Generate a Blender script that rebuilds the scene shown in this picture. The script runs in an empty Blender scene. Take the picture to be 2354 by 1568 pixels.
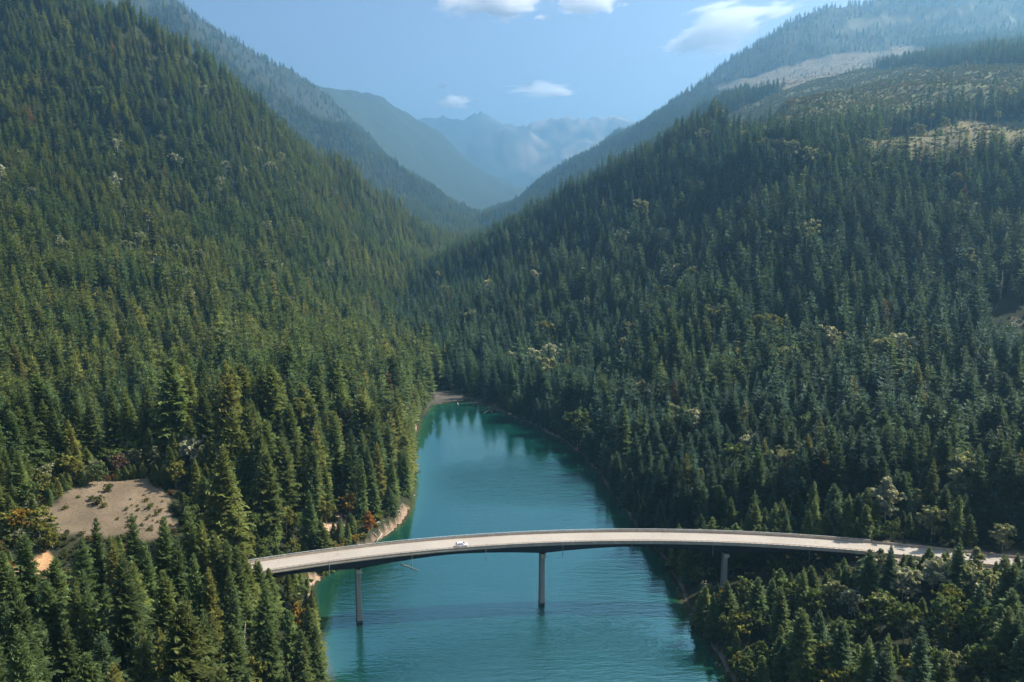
import bpy, bmesh, math, random
import numpy as np
from mathutils import Vector, Matrix

# ------------------------------------------------------------------ camera, sky, sun, exposure
SC = bpy.context.scene
COL = SC.collection
random.seed(7)
RNG = np.random.default_rng(11)
R = math.radians
CAM_H, PITCH, FPX = 141.0, R(8.5), 2354 * 28 / 36.0      # water lies at z = 0; f in pixels of a 2354 px wide picture
SUN_EL, SUN_AZ = R(46), R(76)                           # azimuth measured from +Y (view direction) towards +X

cd = bpy.data.cameras.new("camera")
cd.sensor_width, cd.sensor_fit, cd.lens = 36, 'HORIZONTAL', 28
cd.clip_start, cd.clip_end = 1, 60000
cam = bpy.data.objects.new("camera", cd)
cam.location = (0, 0, CAM_H)
cam.rotation_euler = (math.pi / 2 - PITCH, 0, 0)
COL.objects.link(cam)
SC.camera = cam

W = bpy.data.worlds.new("World")
SC.world = W
W.use_nodes = True
wn = W.node_tree
sky = wn.nodes.new("ShaderNodeTexSky")
sky.sky_type = 'NISHITA'
sky.sun_disc = False
sky.sun_elevation = SUN_EL
sky.sun_rotation = SUN_AZ
sky.altitude = 600
sky.air_density, sky.dust_density, sky.ozone_density = 0.8, 4.0, 1.0
bg = wn.nodes["Background"]
bg.inputs[1].default_value = 0.084
wn.links.new(sky.outputs[0], bg.inputs[0])

sl = bpy.data.lights.new("sun", 'SUN')
sl.energy, sl.angle, sl.color = 5.0, R(0.5), (1.0, 0.93, 0.82)
so = bpy.data.objects.new("sun", sl)
sdir = Vector((math.sin(SUN_AZ) * math.cos(SUN_EL), math.cos(SUN_AZ) * math.cos(SUN_EL), math.sin(SUN_EL)))
so.rotation_euler = sdir.to_track_quat('Z', 'Y').to_euler()
so.location = (300, 100, 900)
COL.objects.link(so)

SC.view_settings.view_transform = 'Standard'
SC.view_settings.look = 'None'
SC.view_settings.exposure = 1.22
SC.view_settings.gamma = 1
SC.view_settings.use_curve_mapping = False
cy = SC.cycles
cy.max_bounces, cy.diffuse_bounces, cy.glossy_bounces = 7, 2, 2
cy.transmission_bounces, cy.transparent_max_bounces, cy.volume_bounces = 2, 6, 5
cy.caustics_reflective = cy.caustics_refractive = False
cy.use_denoising = True
cy.use_adaptive_sampling = True
cy.adaptive_threshold = 0.02

# ------------------------------------------------------------------ measuring the photograph (2354 x 1568 px) into metres
SP, CP = math.sin(PITCH), math.cos(PITCH)

def ray(u, v):
    x, yu = (u - 1177) / FPX, -(v - 784) / FPX
    return np.array([x, CP + SP * yu, -SP + CP * yu])

def ground(u, v, z=0.0):
    d = ray(u, v)
    t = (z - CAM_H) / d[2]
    return d[0] * t, d[1] * t

def at(u, v, Y):
    d = ray(u, v)
    t = Y / d[1]
    return d[0] * t, Y, CAM_H + d[2] * t

def project(x, y, z):
    zz = np.asarray(z) - CAM_H
    f = CP * y - SP * zz
    up = SP * y + CP * zz
    f = np.where(np.asarray(f) < 1, 1, f)
    return 1177 + FPX * x / f, 784 - FPX * up / f, f

# ------------------------------------------------------------------ helpers
def vhash(ix, iy, seed):
    h = (ix.astype(np.int64) * 374761393 + iy.astype(np.int64) * 668265263 + seed * 1442695041) & 0xFFFFFFFF
    h = ((h ^ (h >> 13)) * 1274126177) & 0xFFFFFFFF
    return ((h ^ (h >> 16)) & 0xFFFF) / 65535.0

def vnoise(x, y, seed=0):
    x, y = np.asarray(x, float), np.asarray(y, float)
    ix, iy = np.floor(x), np.floor(y)
    fx, fy = x - ix, y - iy
    fx, fy = fx * fx * (3 - 2 * fx), fy * fy * (3 - 2 * fy)
    a, b = vhash(ix, iy, seed), vhash(ix + 1, iy, seed)
    c, d = vhash(ix, iy + 1, seed), vhash(ix + 1, iy + 1, seed)
    return (a + (b - a) * fx) * (1 - fy) + (c + (d - c) * fx) * fy

def fbm(x, y, o=4, seed=0):
    s, a, t = 0, 0.5, 0
    for i in range(o):
        s = s + a * vnoise(x * 2 ** i + 17 * i, y * 2 ** i - 9 * i, seed + i)
        t += a
        a *= 0.5
    return s / t

def in_poly(px, py, poly):
    px, py = np.asarray(px), np.asarray(py)
    c = np.zeros(px.shape, bool)
    n = len(poly)
    for i in range(n):
        x1, y1 = poly[i]
        x2, y2 = poly[(i + 1) % n]
        if y1 == y2:
            continue
        m = ((y1 > py) != (y2 > py)) & (px < (x2 - x1) * (py - y1) / (y2 - y1) + x1)
        c ^= m
    return c

def dist_line(px, py, pts):
    px, py = np.asarray(px, float), np.asarray(py, float)
    best = np.full(px.shape, 1e9)
    for (x1, y1), (x2, y2) in zip(pts[:-1], pts[1:]):
        dx, dy = x2 - x1, y2 - y1
        t = np.clip(((px - x1) * dx + (py - y1) * dy) / (dx * dx + dy * dy), 0, 1)
        best = np.minimum(best, np.hypot(px - x1 - t * dx, py - y1 - t * dy))
    return best

def mesh_np(name, verts, faces, mat=None, smooth=False):
    """verts (n,3), faces: array (m,k) or list of tuples"""
    me = bpy.data.meshes.new(name)
    if isinstance(faces, np.ndarray):
        k = faces.shape[1]
        me.vertices.add(len(verts))
        me.vertices.foreach_set("co", np.asarray(verts, np.float32).ravel())
        me.loops.add(faces.size)
        me.loops.foreach_set("vertex_index", faces.astype(np.int32).ravel())
        me.polygons.add(len(faces))
        me.polygons.foreach_set("loop_start", np.arange(0, faces.size, k, dtype=np.int32))
        me.update(calc_edges=True)
    else:
        me.from_pydata([tuple(map(float, v)) for v in verts], [], faces)
        me.update()
    if mat is not None:
        for m in (mat if isinstance(mat, (list, tuple)) else [mat]):
            me.materials.append(m)
    if smooth:
        me.polygons.foreach_set("use_smooth", np.ones(len(me.polygons), bool))
    return me

def link(name, me, parent=None, loc=None):
    o = bpy.data.objects.new(name, me)
    COL.objects.link(o)
    if parent is not None:
        o.parent = parent
    if loc is not None:
        o.location = loc
    return o

def tag(o, label=None, cat=None, group=None, kind=None):
    if label: o["label"] = label
    if cat: o["category"] = cat
    if group: o["group"] = group
    if kind: o["kind"] = kind
    return o

class MB:
    """collects simple shapes into one mesh"""
    def __init__(s):
        s.v, s.f = [], []
    def add(s, vs, fs):
        n = len(s.v)
        s.v += [tuple(p) for p in vs]
        s.f += [tuple(i + n for i in f) for f in fs]
    def box(s, c, h, M=None):
        vs = [Vector((c[0] + a * h[0], c[1] + b * h[1], c[2] + e * h[2])) for a in (-1, 1) for b in (-1, 1) for e in (-1, 1)]
        if M is not None:
            vs = [M @ p for p in vs]
        s.add(vs, [(0, 1, 3, 2), (4, 6, 7, 5), (0, 4, 5, 1), (2, 3, 7, 6), (0, 2, 6, 4), (1, 5, 7, 3)])
    def tube(s, pts, rad, n=7, cap=True):
        pts = [Vector(p) for p in pts]
        rings = []
        for i, p in enumerate(pts):
            d = (pts[min(i + 1, len(pts) - 1)] - pts[max(i - 1, 0)]).normalized()
            a = d.orthogonal().normalized() if abs(d.z) > 0.99 else d.cross(Vector((0, 0, 1))).normalized()
            b = d.cross(a)
            r = rad[i] if hasattr(rad, '__len__') else rad
            rings.append([p + (a * math.cos(2 * math.pi * k / n) + b * math.sin(2 * math.pi * k / n)) * r for k in range(n)])
        vs = [q for rg in rings for q in rg]
        fs = [(i * n + k, i * n + (k + 1) % n, (i + 1) * n + (k + 1) % n, (i + 1) * n + k) for i in range(len(pts) - 1) for k in range(n)]
        if cap:
            fs += [tuple(range(n - 1, -1, -1)), tuple((len(pts) - 1) * n + k for k in range(n))]
        s.add(vs, fs)
    def sweep(s, frames, prof, closed=True, caps=True):
        """frames: list of (origin, side, up); prof: list of (side, up) or a function i -> list"""
        P = prof if callable(prof) else (lambda i: prof)
        n = len(P(0))
        vs = [o + sd * a + up * b for i, (o, sd, up) in enumerate(frames) for a, b in P(i)]
        m = n if closed else n - 1
        fs = [(i * n + k, (i + 1) * n + k, (i + 1) * n + (k + 1) % n, i * n + (k + 1) % n) for i in range(len(frames) - 1) for k in range(m)]
        if caps and closed:
            fs += [tuple(range(n)), tuple((len(frames) - 1) * n + k for k in range(n - 1, -1, -1))]
        s.add(vs, fs)
    def build(s, name, mat, parent=None, smooth=False, bevel=0):
        me = mesh_np(name, s.v, s.f, mat, smooth)
        bm = bmesh.new()
        bm.from_mesh(me)
        bmesh.ops.recalc_face_normals(bm, faces=bm.faces)
        if bevel:
            bmesh.ops.bevel(bm, geom=bm.edges[:], offset=bevel, segments=2, affect='EDGES', profile=0.6)
        bm.to_mesh(me)
        bm.free()
        if smooth:
            me.polygons.foreach_set("use_smooth", np.ones(len(me.polygons), bool))
        return link(name, me, parent)

# ------------------------------------------------------------------ materials
def mat_new(name):
    m = bpy.data.materials.new(name)
    m.use_nodes = True
    nt = m.node_tree
    return m, nt, nt.nodes, nt.links, nt.nodes["Principled BSDF"]

def tex_coord(nt, kind="Object", scale=(1, 1, 1)):
    tc = nt.nodes.new("ShaderNodeTexCoord")
    mp = nt.nodes.new("ShaderNodeMapping")
    mp.inputs["Scale"].default_value = scale
    nt.links.new(tc.outputs[kind], mp.inputs[0])
    return mp.outputs[0]

def noise_node(nt, vec, scale, detail=4, rough=0.55):
    n = nt.nodes.new("ShaderNodeTexNoise")
    n.inputs["Scale"].default_value = scale
    n.inputs["Detail"].default_value = detail
    n.inputs["Roughness"].default_value = rough
    nt.links.new(vec, n.inputs["Vector"])
    return n

def ramp(nt, fac, stops):
    r = nt.nodes.new("ShaderNodeValToRGB")
    e = r.color_ramp.elements
    while len(e) < len(stops):
        e.new(0.5)
    for k, (p, c) in enumerate(stops):
        e[k].position = p
        e[k].color = (*c, 1) if len(c) == 3 else c
    nt.links.new(fac, r.inputs[0])
    return r.outputs[0]

def mixc(nt, a, b, fac, mode='MIX'):
    m = nt.nodes.new("ShaderNodeMix")
    m.data_type, m.blend_type = 'RGBA', mode
    for s, x in ((6, a), (7, b), (0, fac)):
        if hasattr(x, 'is_linked'):
            nt.links.new(x, m.inputs[s])
        else:
            m.inputs[s].default_value = x if s == 0 else (*x, 1)
    return m.outputs[2]

def surf(name, c1, c2, scale, rough=0.8, bump=0.0, coord="Object", stretch=(1, 1, 1), detail=5, metal=0.0):
    m, nt, N, L, P = mat_new(name)
    v = tex_coord(nt, coord, stretch)
    n = noise_node(nt, v, scale, detail, 0.6)
    L.new(ramp(nt, n.outputs[0], [(0.3, c1), (0.7, c2)]), P.inputs["Base Color"])
    P.inputs["Roughness"].default_value = rough
    P.inputs["Metallic"].default_value = metal
    P.inputs["Specular IOR Level"].default_value = 0.3
    if bump:
        b = N.new("ShaderNodeBump")
        b.inputs["Strength"].default_value = bump
        b.inputs["Distance"].default_value = 0.1
        L.new(n.outputs[0], b.inputs["Height"])
        L.new(b.outputs[0], P.inputs["Normal"])
    return m

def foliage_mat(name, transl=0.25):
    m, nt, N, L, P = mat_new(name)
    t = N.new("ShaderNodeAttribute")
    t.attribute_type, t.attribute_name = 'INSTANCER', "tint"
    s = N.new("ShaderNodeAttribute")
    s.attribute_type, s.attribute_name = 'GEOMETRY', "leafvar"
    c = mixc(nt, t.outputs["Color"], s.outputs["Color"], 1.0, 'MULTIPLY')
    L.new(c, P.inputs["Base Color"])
    P.inputs["Roughness"].default_value = 0.62
    P.inputs["Specular IOR Level"].default_value = 0.22
    tr = N.new("ShaderNodeBsdfTranslucent")
    c2 = mixc(nt, c, (1.3, 1.25, 0.6), 1.0, 'MULTIPLY')
    L.new(c2, tr.inputs[0])
    mx = N.new("ShaderNodeMixShader")
    mx.inputs[0].default_value = transl
    L.new(P.outputs[0], mx.inputs[1])
    L.new(tr.outputs[0], mx.inputs[2])
    L.new(mx.outputs[0], N["Material Output"].inputs[0])
    return m

M = {}
M['needle'] = foliage_mat("needle_foliage", 0.34)
M['leaf'] = foliage_mat("leaf_foliage", 0.35)
M['bark'] = surf("conifer_bark", (0.05, 0.035, 0.025), (0.14, 0.105, 0.08), 3, 0.9, 0.4, stretch=(40, 40, 4))
M['palebark'] = surf("pale_bark", (0.28, 0.25, 0.21), (0.55, 0.52, 0.46), 3, 0.85, 0.2, stretch=(30, 30, 12))
M['deadwood'] = surf("weathered_wood", (0.26, 0.22, 0.18), (0.55, 0.48, 0.4), 2.5, 0.85, 0.3, stretch=(1, 1, 6))
M['concrete'] = surf("weathered_concrete", (0.34, 0.275, 0.20), (0.46, 0.385, 0.30), 0.35, 0.85, 0.15, detail=8)
M['pier'] = surf("pier_concrete", (0.26, 0.235, 0.2), (0.4, 0.37, 0.33), 0.5, 0.85, 0.2, stretch=(1.6, 1.6, 0.25), detail=8)
M['cap'] = surf("cap_concrete", (0.36, 0.3, 0.22), (0.46, 0.39, 0.3), 0.8, 0.85, 0.1)
M['stain'] = surf("wet_concrete", (0.03, 0.03, 0.03), (0.07, 0.065, 0.06), 1.5, 0.6, 0.1)
M['steel'] = surf("dark_girder_steel", (0.013, 0.014, 0.02), (0.024, 0.025, 0.034), 0.6, 0.55, 0.05)
M['galv'] = surf("galvanised_rail", (0.5, 0.5, 0.48), (0.66, 0.66, 0.63), 1.2, 0.45, 0.0, metal=0.25)
M['pipe'] = surf("drain_pipe_steel", (0.1, 0.12, 0.13), (0.24, 0.27, 0.28), 0.6, 0.5)
M['joint'] = surf("joint_steel", (0.3, 0.22, 0.16), (0.42, 0.32, 0.25), 1.0, 0.7)
M['rock'] = surf("shore_rock", (0.22, 0.17, 0.13), (0.46, 0.37, 0.3), 0.9, 0.9, 0.5)
M['carpaint'] = surf("white_car_paint", (0.72, 0.72, 0.74), (0.78, 0.78, 0.8), 0.5, 0.25)
M['glass'] = surf("dark_car_glass", (0.015, 0.018, 0.025), (0.03, 0.035, 0.045), 1.0, 0.08)
M['tyre'] = surf("tyre_rubber", (0.015, 0.015, 0.015), (0.03, 0.03, 0.03), 4.0, 0.8)
M['rim'] = surf("alloy_rim", (0.4, 0.4, 0.42), (0.55, 0.55, 0.57), 2.0, 0.35, metal=0.6)
M['lampred'] = surf("red_lamp_lens", (0.3, 0.01, 0.01), (0.4, 0.02, 0.02), 2.0, 0.2)
M['lampwhite'] = surf("clear_lamp_lens", (0.6, 0.62, 0.66), (0.75, 0.77, 0.8), 2.0, 0.15)
M['orange'] = surf("orange_buoy_plastic", (0.6, 0.2, 0.04), (0.7, 0.27, 0.06), 2.0, 0.5)

def road_mat():
    m, nt, N, L, P = mat_new("pale_road_concrete")
    v = tex_coord(nt, "Object")
    a = noise_node(nt, v, 0.05, 5)
    b = noise_node(nt, v, 1.4, 6)
    c = ramp(nt, a.outputs[0], [(0.3, (0.30, 0.26, 0.215)), (0.7, (0.375, 0.33, 0.28))])
    c = mixc(nt, c, ramp(nt, b.outputs[0], [(0.25, (0.86, 0.85, 0.84)), (0.6, (1, 1, 1))]), 0.8, 'MULTIPLY')
    at_ = N.new("ShaderNodeAttribute")
    at_.attribute_name = "roadwear"          # R: lateral coordinate, G: along coordinate (metres)
    sp = N.new("ShaderNodeSeparateColor")
    L.new(at_.outputs["Color"], sp.inputs[0])
    # transverse cracks and seams
    cv = N.new("ShaderNodeCombineXYZ")
    L.new(sp.outputs[1], cv.inputs[0])
    L.new(sp.outputs[0], cv.inputs[1])
    mp = N.new("ShaderNodeMapping")
    mp.inputs["Scale"].default_value = (0.55, 0.12, 1)
    L.new(cv.outputs[0], mp.inputs[0])
    vo = N.new("ShaderNodeTexVoronoi")
    vo.feature = 'DISTANCE_TO_EDGE'
    vo.inputs["Scale"].default_value = 1.0
    L.new(mp.outputs[0], vo.inputs["Vector"])
    k = ramp(nt, vo.outputs["Distance"], [(0.0, (0.62, 0.6, 0.58)), (0.03, (1, 1, 1))])
    bm = noise_node(nt, v, 0.12, 2)
    c = mixc(nt, c, k, ramp(nt, bm.outputs[0], [(0.5, (0, 0, 0)), (0.62, (0.7, 0.7, 0.7))]), 'MULTIPLY')
    # wheel tracks
    w = N.new("ShaderNodeTexWave")
    w.inputs["Scale"].default_value = 0.16
    w.inputs["Distortion"].default_value = 0.6
    cv2 = N.new("ShaderNodeCombineXYZ")
    L.new(sp.outputs[0], cv2.inputs[0])
    L.new(cv2.outputs[0], w.inputs["Vector"])
    c = mixc(nt, c, ramp(nt, w.outputs["Color"], [(0.0, (0.93, 0.91, 0.89)), (0.6, (1, 1, 1))]), 0.8, 'MULTIPLY')
    L.new(c, P.inputs["Base Color"])
    P.inputs["Roughness"].default_value = 0.85
    return m
M['road'] = road_mat()

def terrain_mat():
    m, nt, N, L, P = mat_new("mountain_ground")
    a = N.new("ShaderNodeAttribute")
    a.attribute_name = "cover"
    v = tex_coord(nt, "Object")
    n1 = noise_node(nt, v, 0.9, 8, 0.65)
    n2 = noise_node(nt, v, 0.06, 6, 0.6)
    c = mixc(nt, a.outputs["Color"], ramp(nt, n1.outputs[0], [(0.25, (0.6, 0.6, 0.6)), (0.75, (1.35, 1.33, 1.3))]), 0.8, 'MULTIPLY')
    c = mixc(nt, c, ramp(nt, n2.outputs[0], [(0.3, (0.72, 0.74, 0.7)), (0.7, (1.2, 1.18, 1.15))]), 0.7, 'MULTIPLY')
    L.new(c, P.inputs["Base Color"])
    P.inputs["Roughness"].default_value = 0.95
    P.inputs["Specular IOR Level"].default_value = 0.1
    b = N.new("ShaderNodeBump")
    b.inputs["Strength"].default_value = 0.7
    b.inputs["Distance"].default_value = 0.6
    L.new(n1.outputs[0], b.inputs["Height"])
    L.new(b.outputs[0], P.inputs["Normal"])
    return m
M['terrain'] = terrain_mat()

def water_mat():
    m, nt, N, L, P = mat_new("teal_lake_water")
    a = N.new("ShaderNodeAttribute")
    a.attribute_name = "depth"
    v = tex_coord(nt, "Object")
    big = noise_node(nt, v, 0.012, 3)
    deep = ramp(nt, big.outputs[0], [(0.3, (0.001, 0.024, 0.019)), (0.7, (0.0015, 0.034, 0.027))])
    c = mixc(nt, (0.075, 0.06, 0.03), (0.012, 0.06, 0.036), ramp(nt, a.outputs["Fac"], [(0.0, (0, 0, 0)), (0.12, (1, 1, 1))]))
    c = mixc(nt, c, deep, ramp(nt, a.outputs["Fac"], [(0.08, (0, 0, 0)), (0.42, (1, 1, 1))]))
    L.new(c, P.inputs["Base Color"])
    P.inputs["IOR"].default_value = 3.7
    P.inputs["Specular Tint"].default_value = (0.62, 0.95, 0.90, 1)
    P.inputs["Specular IOR Level"].default_value = 0.5
    P.inputs["Roughness"].default_value = 0.04
    # ripples: fine wind chop, longer wavelets, both stronger in the ruffled patches
    r1 = N.new("ShaderNodeMapping")
    r1.inputs["Rotation"].default_value = (0, 0, R(-20))
    r1.inputs["Scale"].default_value = (0.3, 1.0, 1)
    L.new(v, r1.inputs[0])
    n1 = noise_node(nt, r1.outputs[0], 1.1, 3, 0.55)
    r2 = N.new("ShaderNodeMapping")
    r2.inputs["Rotation"].default_value = (0, 0, R(-14))
    r2.inputs["Scale"].default_value = (0.22, 1.0, 1)
    L.new(v, r2.inputs[0])
    n2 = noise_node(nt, r2.outputs[0], 0.42, 3, 0.5)
    n3 = noise_node(nt, v, 2.2, 2, 0.5)
    add = N.new("ShaderNodeMath"); add.operation = 'MULTIPLY_ADD'
    L.new(n2.outputs[0], add.inputs[0]); add.inputs[1].default_value = 1.6
    L.new(n1.outputs[0], add.inputs[2])
    add2 = N.new("ShaderNodeMath"); add2.operation = 'MULTIPLY_ADD'
    L.new(n3.outputs[0], add2.inputs[0]); add2.inputs[1].default_value = 0.3
    L.new(add.outputs[0], add2.inputs[2])
    ruf = N.new("ShaderNodeAttribute"); ruf.attribute_name = "ruffle"
    amp = N.new("ShaderNodeMath"); amp.operation = 'MULTIPLY'
    L.new(add2.outputs[0], amp.inputs[0]); L.new(ruf.outputs["Fac"], amp.inputs[1])
    b = N.new("ShaderNodeBump")
    b.inputs["Strength"].default_value = 1.0
    b.inputs["Distance"].default_value = 0.42
    L.new(amp.outputs[0], b.inputs["Height"])
    L.new(b.outputs[0], P.inputs["Normal"])
    return m
M['water'] = water_mat()

# ------------------------------------------------------------------ bridge and road line (measured at deck height)
DECK = 25.0
ctr_px = [(556, 1311), (716, 1289), (912, 1263), (1107, 1249), (1247, 1239), (1440, 1235), (1562, 1235), (1776, 1245), (2009, 1261)]
cp = np.array([ground(u, v, DECK) for u, v in ctr_px])
A = np.c_[2 * cp, np.ones(len(cp))]
sol = np.linalg.lstsq(A, (cp ** 2).sum(1), rcond=None)[0]
BC = sol[:2]
BR = math.sqrt(sol[2] + (BC ** 2).sum())
ang = lambda p: math.atan2(p[0] - BC[0], p[1] - BC[1])      # 0 = straight away from the viewer, + = to the right
A0, A1 = ang(cp[0]) - 4 / BR, ang(cp[-1])

def bframe(a, z=DECK):
    """origin on the centre line, side (towards the far parapet), up"""
    sd = Vector((math.sin(a), math.cos(a), 0))
    return Vector((BC[0], BC[1], z)) + sd * BR, sd, Vector((0, 0, 1))

def bframes(a0, a1, step=2.0):
    n = max(2, int(abs(a1 - a0) * BR / step) + 1)
    return [bframe(a0 + (a1 - a0) * i / (n - 1)) for i in range(n)]

# right approach: leaves the joint on the bridge's tangent and bends gently; left approach keeps the curve into the trees
rp = [ground(u, v, DECK) for u, v in [(2009, 1261), (2160, 1276), (2354, 1298), (2600, 1335), (2900, 1390)]]
RIGHT_LINE = [tuple(p) for p in rp]
LEFT_LINE = [tuple(bframe(A0)[0][:2])]
dx_, dy_ = -math.cos(A0), math.sin(A0)                       # heading: away from the bridge along its tangent
for k in range(10):
    c_, s_ = math.cos(R(-1.6)), math.sin(R(-1.6))
    if k > 2:
        dx_, dy_ = dx_ * c_ - dy_ * s_, dx_ * s_ + dy_ * c_
    LEFT_LINE.append((LEFT_LINE[-1][0] + dx_ * 6, LEFT_LINE[-1][1] + dy_ * 6))
BRIDGE_LINE = [tuple(f[0][:2]) for f in bframes(A0, A1, 6)]

# ------------------------------------------------------------------ terrain: measured points -> one interpolated sheet
PTS = []
FARLINE, FAR3, BLUE3 = [], [], []
def pw(x, y, z): PTS.append((x, y, z))
def px(u, v, Y, drop=0.0):
    x, y, z = at(u, v, Y)
    PTS.append((x, y, z - drop))

right_shore = [(1690, 1568), (1650, 1500), (1605, 1440), (1565, 1350), (1535, 1290), (1490, 1240), (1450, 1185), (1400, 1120),
               (1350, 1055), (1300, 1015), (1250, 988), (1180, 957), (1130, 938), (1085, 920)]
left_shore = [(752, 1568), (738, 1500), (722, 1420), (712, 1345), (752, 1310), (800, 1280), (850, 1248), (895, 1222), (928, 1190), (944, 1145),
              (947, 1100), (950, 1050), (951, 1000), (962, 962), (985, 932)]
RS = [ground(u, v) for u, v in right_shore]
LS = [ground(u, v) for u, v in left_shore]
RS = [(120, -150), (95, 40), (80, 150)] + RS
LS = [(-70, -150), (-48, 40), (-48, 150)] + LS
for p in RS[1:] + LS[1:]:
    pw(p[0], p[1], 0.0)
for (lx, ly), off in [(p, 6) for p in LS[1:]]:
    pw(lx + off, ly, -2.0)
    pw(lx - off * .8, ly + 1, 4.2 if ly > 290 else 3.0)
for (rx, ry) in RS[1:]:
    pw(rx - 6, ry, -2.2)
    pw(rx + 4.5, ry + 1, 3.6)
for Y, x in [(60, 20), (150, 16), (230, 10), (280, 12), (330, 10), (380, 15), (430, 5), (480, -5), (520, -15), (560, -25)]:
    pw(x, Y, -11)
# gravel flats and creek beyond the lake's end
for x, y, z in [(-55, 612, -0.25), (-40, 622, 0.3), (-58, 634, 0.45), (-70, 650, 0.5), (-48, 650, 0.8), (-84, 690, 1.0), (-110, 760, 2), (-150, 860, 3), (-168, 960, 6), (-10, 640, 5), (15, 660, 10), (-30, 680, 6), (-30, 720, 9), (-95, 640, 4), (-75, 620, 3), (-60, 700, 4), (-20, 610, 2), (-100, 690, 3),
                (-160, 1080, 12), (-140, 1300, 25), (-115, 1650, 45), (-105, 2050, 62), (-140, 2600, 82), (-110, 3200, 100), (-40, 4200, 150), (60, 6500, 330), (150, 8500, 480)]:
    pw(x, y, z)
# left foreground bank, bench with the bare knoll, road level at the abutment
for x, y, z in [(-75, 236, 7), (-95, 236, 14), (-120, 225, 17), (-150, 235, 20), (-100, 190, 15), (-70, 190, 8), (-62, 120, 6), (-140, 150, 22), (-200, 180, 35),
                (-190, 250, 25), (-230, 260, 32), (-92, 262, 19), (-110, 262, 23.5), (-98, 285, 20), (-125, 285, 24.5), (-85, 300, 7), (-104, 315, 17),
                (-150, 292, 26.5), (-180, 296, 28), (-140, 335, 31), (-165, 345, 32.5), (-200, 340, 33), (-215, 310, 30), (-250, 320, 36),
                (-112, 345, 21), (-88, 345, 8), (-120, 400, 32), (-95, 420, 18), (-110, 470, 30), (-90, 500, 12), (-96, 560, 20)]:
    pw(x, y, z)
# left slope (canopy measured in the photo, ground lies lower)
for u, v, Y in [(60, 1000, 410), (250, 980, 430), (420, 900, 480), (560, 830, 500), (700, 820, 520), (820, 830, 560),
                (0, 700, 620), (200, 720, 640), (400, 700, 700), (560, 690, 760), (700, 690, 800), (800, 720, 850), (860, 760, 820),
                (0, 500, 850), (200, 500, 900), (400, 500, 950), (600, 520, 1020), (760, 590, 1080), (880, 660, 1120),
                (0, 300, 1050), (200, 300, 1110), (400, 300, 1150), (580, 350, 1250), (740, 450, 1350), (880, 540, 1500), (960, 590, 1650),
                (0, 100, 1200), (180, 90, 1250), (330, 120, 1270), (0, -60, 1320), (-300, 300, 1000), (-300, 700, 560), (-300, 0, 1250)]:
    px(u, v, Y, 20)
for u, v, Y in [(-250, -260, 1500), (0, -170, 1400), (140, -90, 1360), (300, 10, 1330), (430, 97, 1360), (520, 165, 1400), (600, 232, 1450), (700, 320, 1530), (808, 372, 1600), (900, 440, 1730),
                (1000, 522, 1920), (1045, 550, 2060)]:
    px(u, v, Y, 24)                       # skyline ridge
    x, y, z = at(u, v, Y)
    pw(x - 60, y + 260, max(60, (z - 24) * 0.72 - 30))
# second left mountain
for u, v, Y in [(180, -130, 2500), (400, -25, 2560), (500, 70, 2600), (613, 157, 2640), (690, 228, 2680), (789, 281, 2720), (906, 355, 2800), (1004, 425, 2900), (1080, 485, 3000)]:
    Y *= 1.4
    px(u, v, Y, 22)
    x, y, z = at(u, v, Y)
    pw(x + 10, y - 330, (z - 22) * 0.62 + 20)
    pw(x + 10, y + 260, (z - 22) * 0.8)
for u, v, Y in [(250, -130, 3250), (410, -2, 3280), (560, 98, 3300), (680, 165, 3350), (770, 222, 3400), (830, 300, 3460), (900, 375, 3560), (1000, 470, 3700)]:
    px(u, v, Y * 1.45, 18)
# third: blue pyramid
for u, v, Y in [(700, 225, 4050), (777, 220, 4100), (812, 211, 4100), (830, 216, 4120), (848, 212, 4120), (880, 228, 4150), (918, 247, 4200), (955, 268, 4230), (988, 293, 4260), (1035, 335, 4330), (1082, 378, 4400), (1160, 437, 4550), (1220, 470, 4650)]:
    Y *= 1.8
    px(u, v, Y, 10)
    x, y, z = at(u, v, Y)
    BLUE3.append((x, y, z))
    pw(x, y + 700, z * 0.62)
# far range and its right neighbour
for u, v, Y in [(700, 250, 6300), (850, 270, 6250), (960, 278, 6200), (988, 282, 6200), (1015, 277, 6190), (1040, 270, 6180), (1055, 271, 6180), (1072, 264, 6180), (1090, 258, 6160), (1105, 256, 6150), (1118, 258, 6160), (1132, 265, 6180), (1155, 277, 6200), (1180, 281, 6200),
                (1200, 287, 6200), (1225, 278, 6210), (1250, 269, 6200), (1270, 265, 6200), (1290, 264, 6200), (1312, 268, 6210), (1335, 271, 6220), (1350, 269, 6220), (1370, 263, 6230), (1392, 261, 6230), (1415, 263, 6240), (1440, 269, 6250), (1500, 285, 6280), (1700, 300, 6300)]:
    Y *= 1.93
    px(u, v, Y, 0)
    x, y, z = at(u, v, Y)
    FARLINE.append((x, y)); FAR3.append((x, y, z))
    pw(x, y + 1100, z * 0.62)
for u, v, Y in [(1080, 360, 5300), (1140, 400, 5100), (1200, 360, 5500), (1230, 420, 5000), (1290, 340, 5600), (1350, 330, 5600), (1420, 310, 5700)]:
    px(u, v, Y * 1.93, 0)
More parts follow.
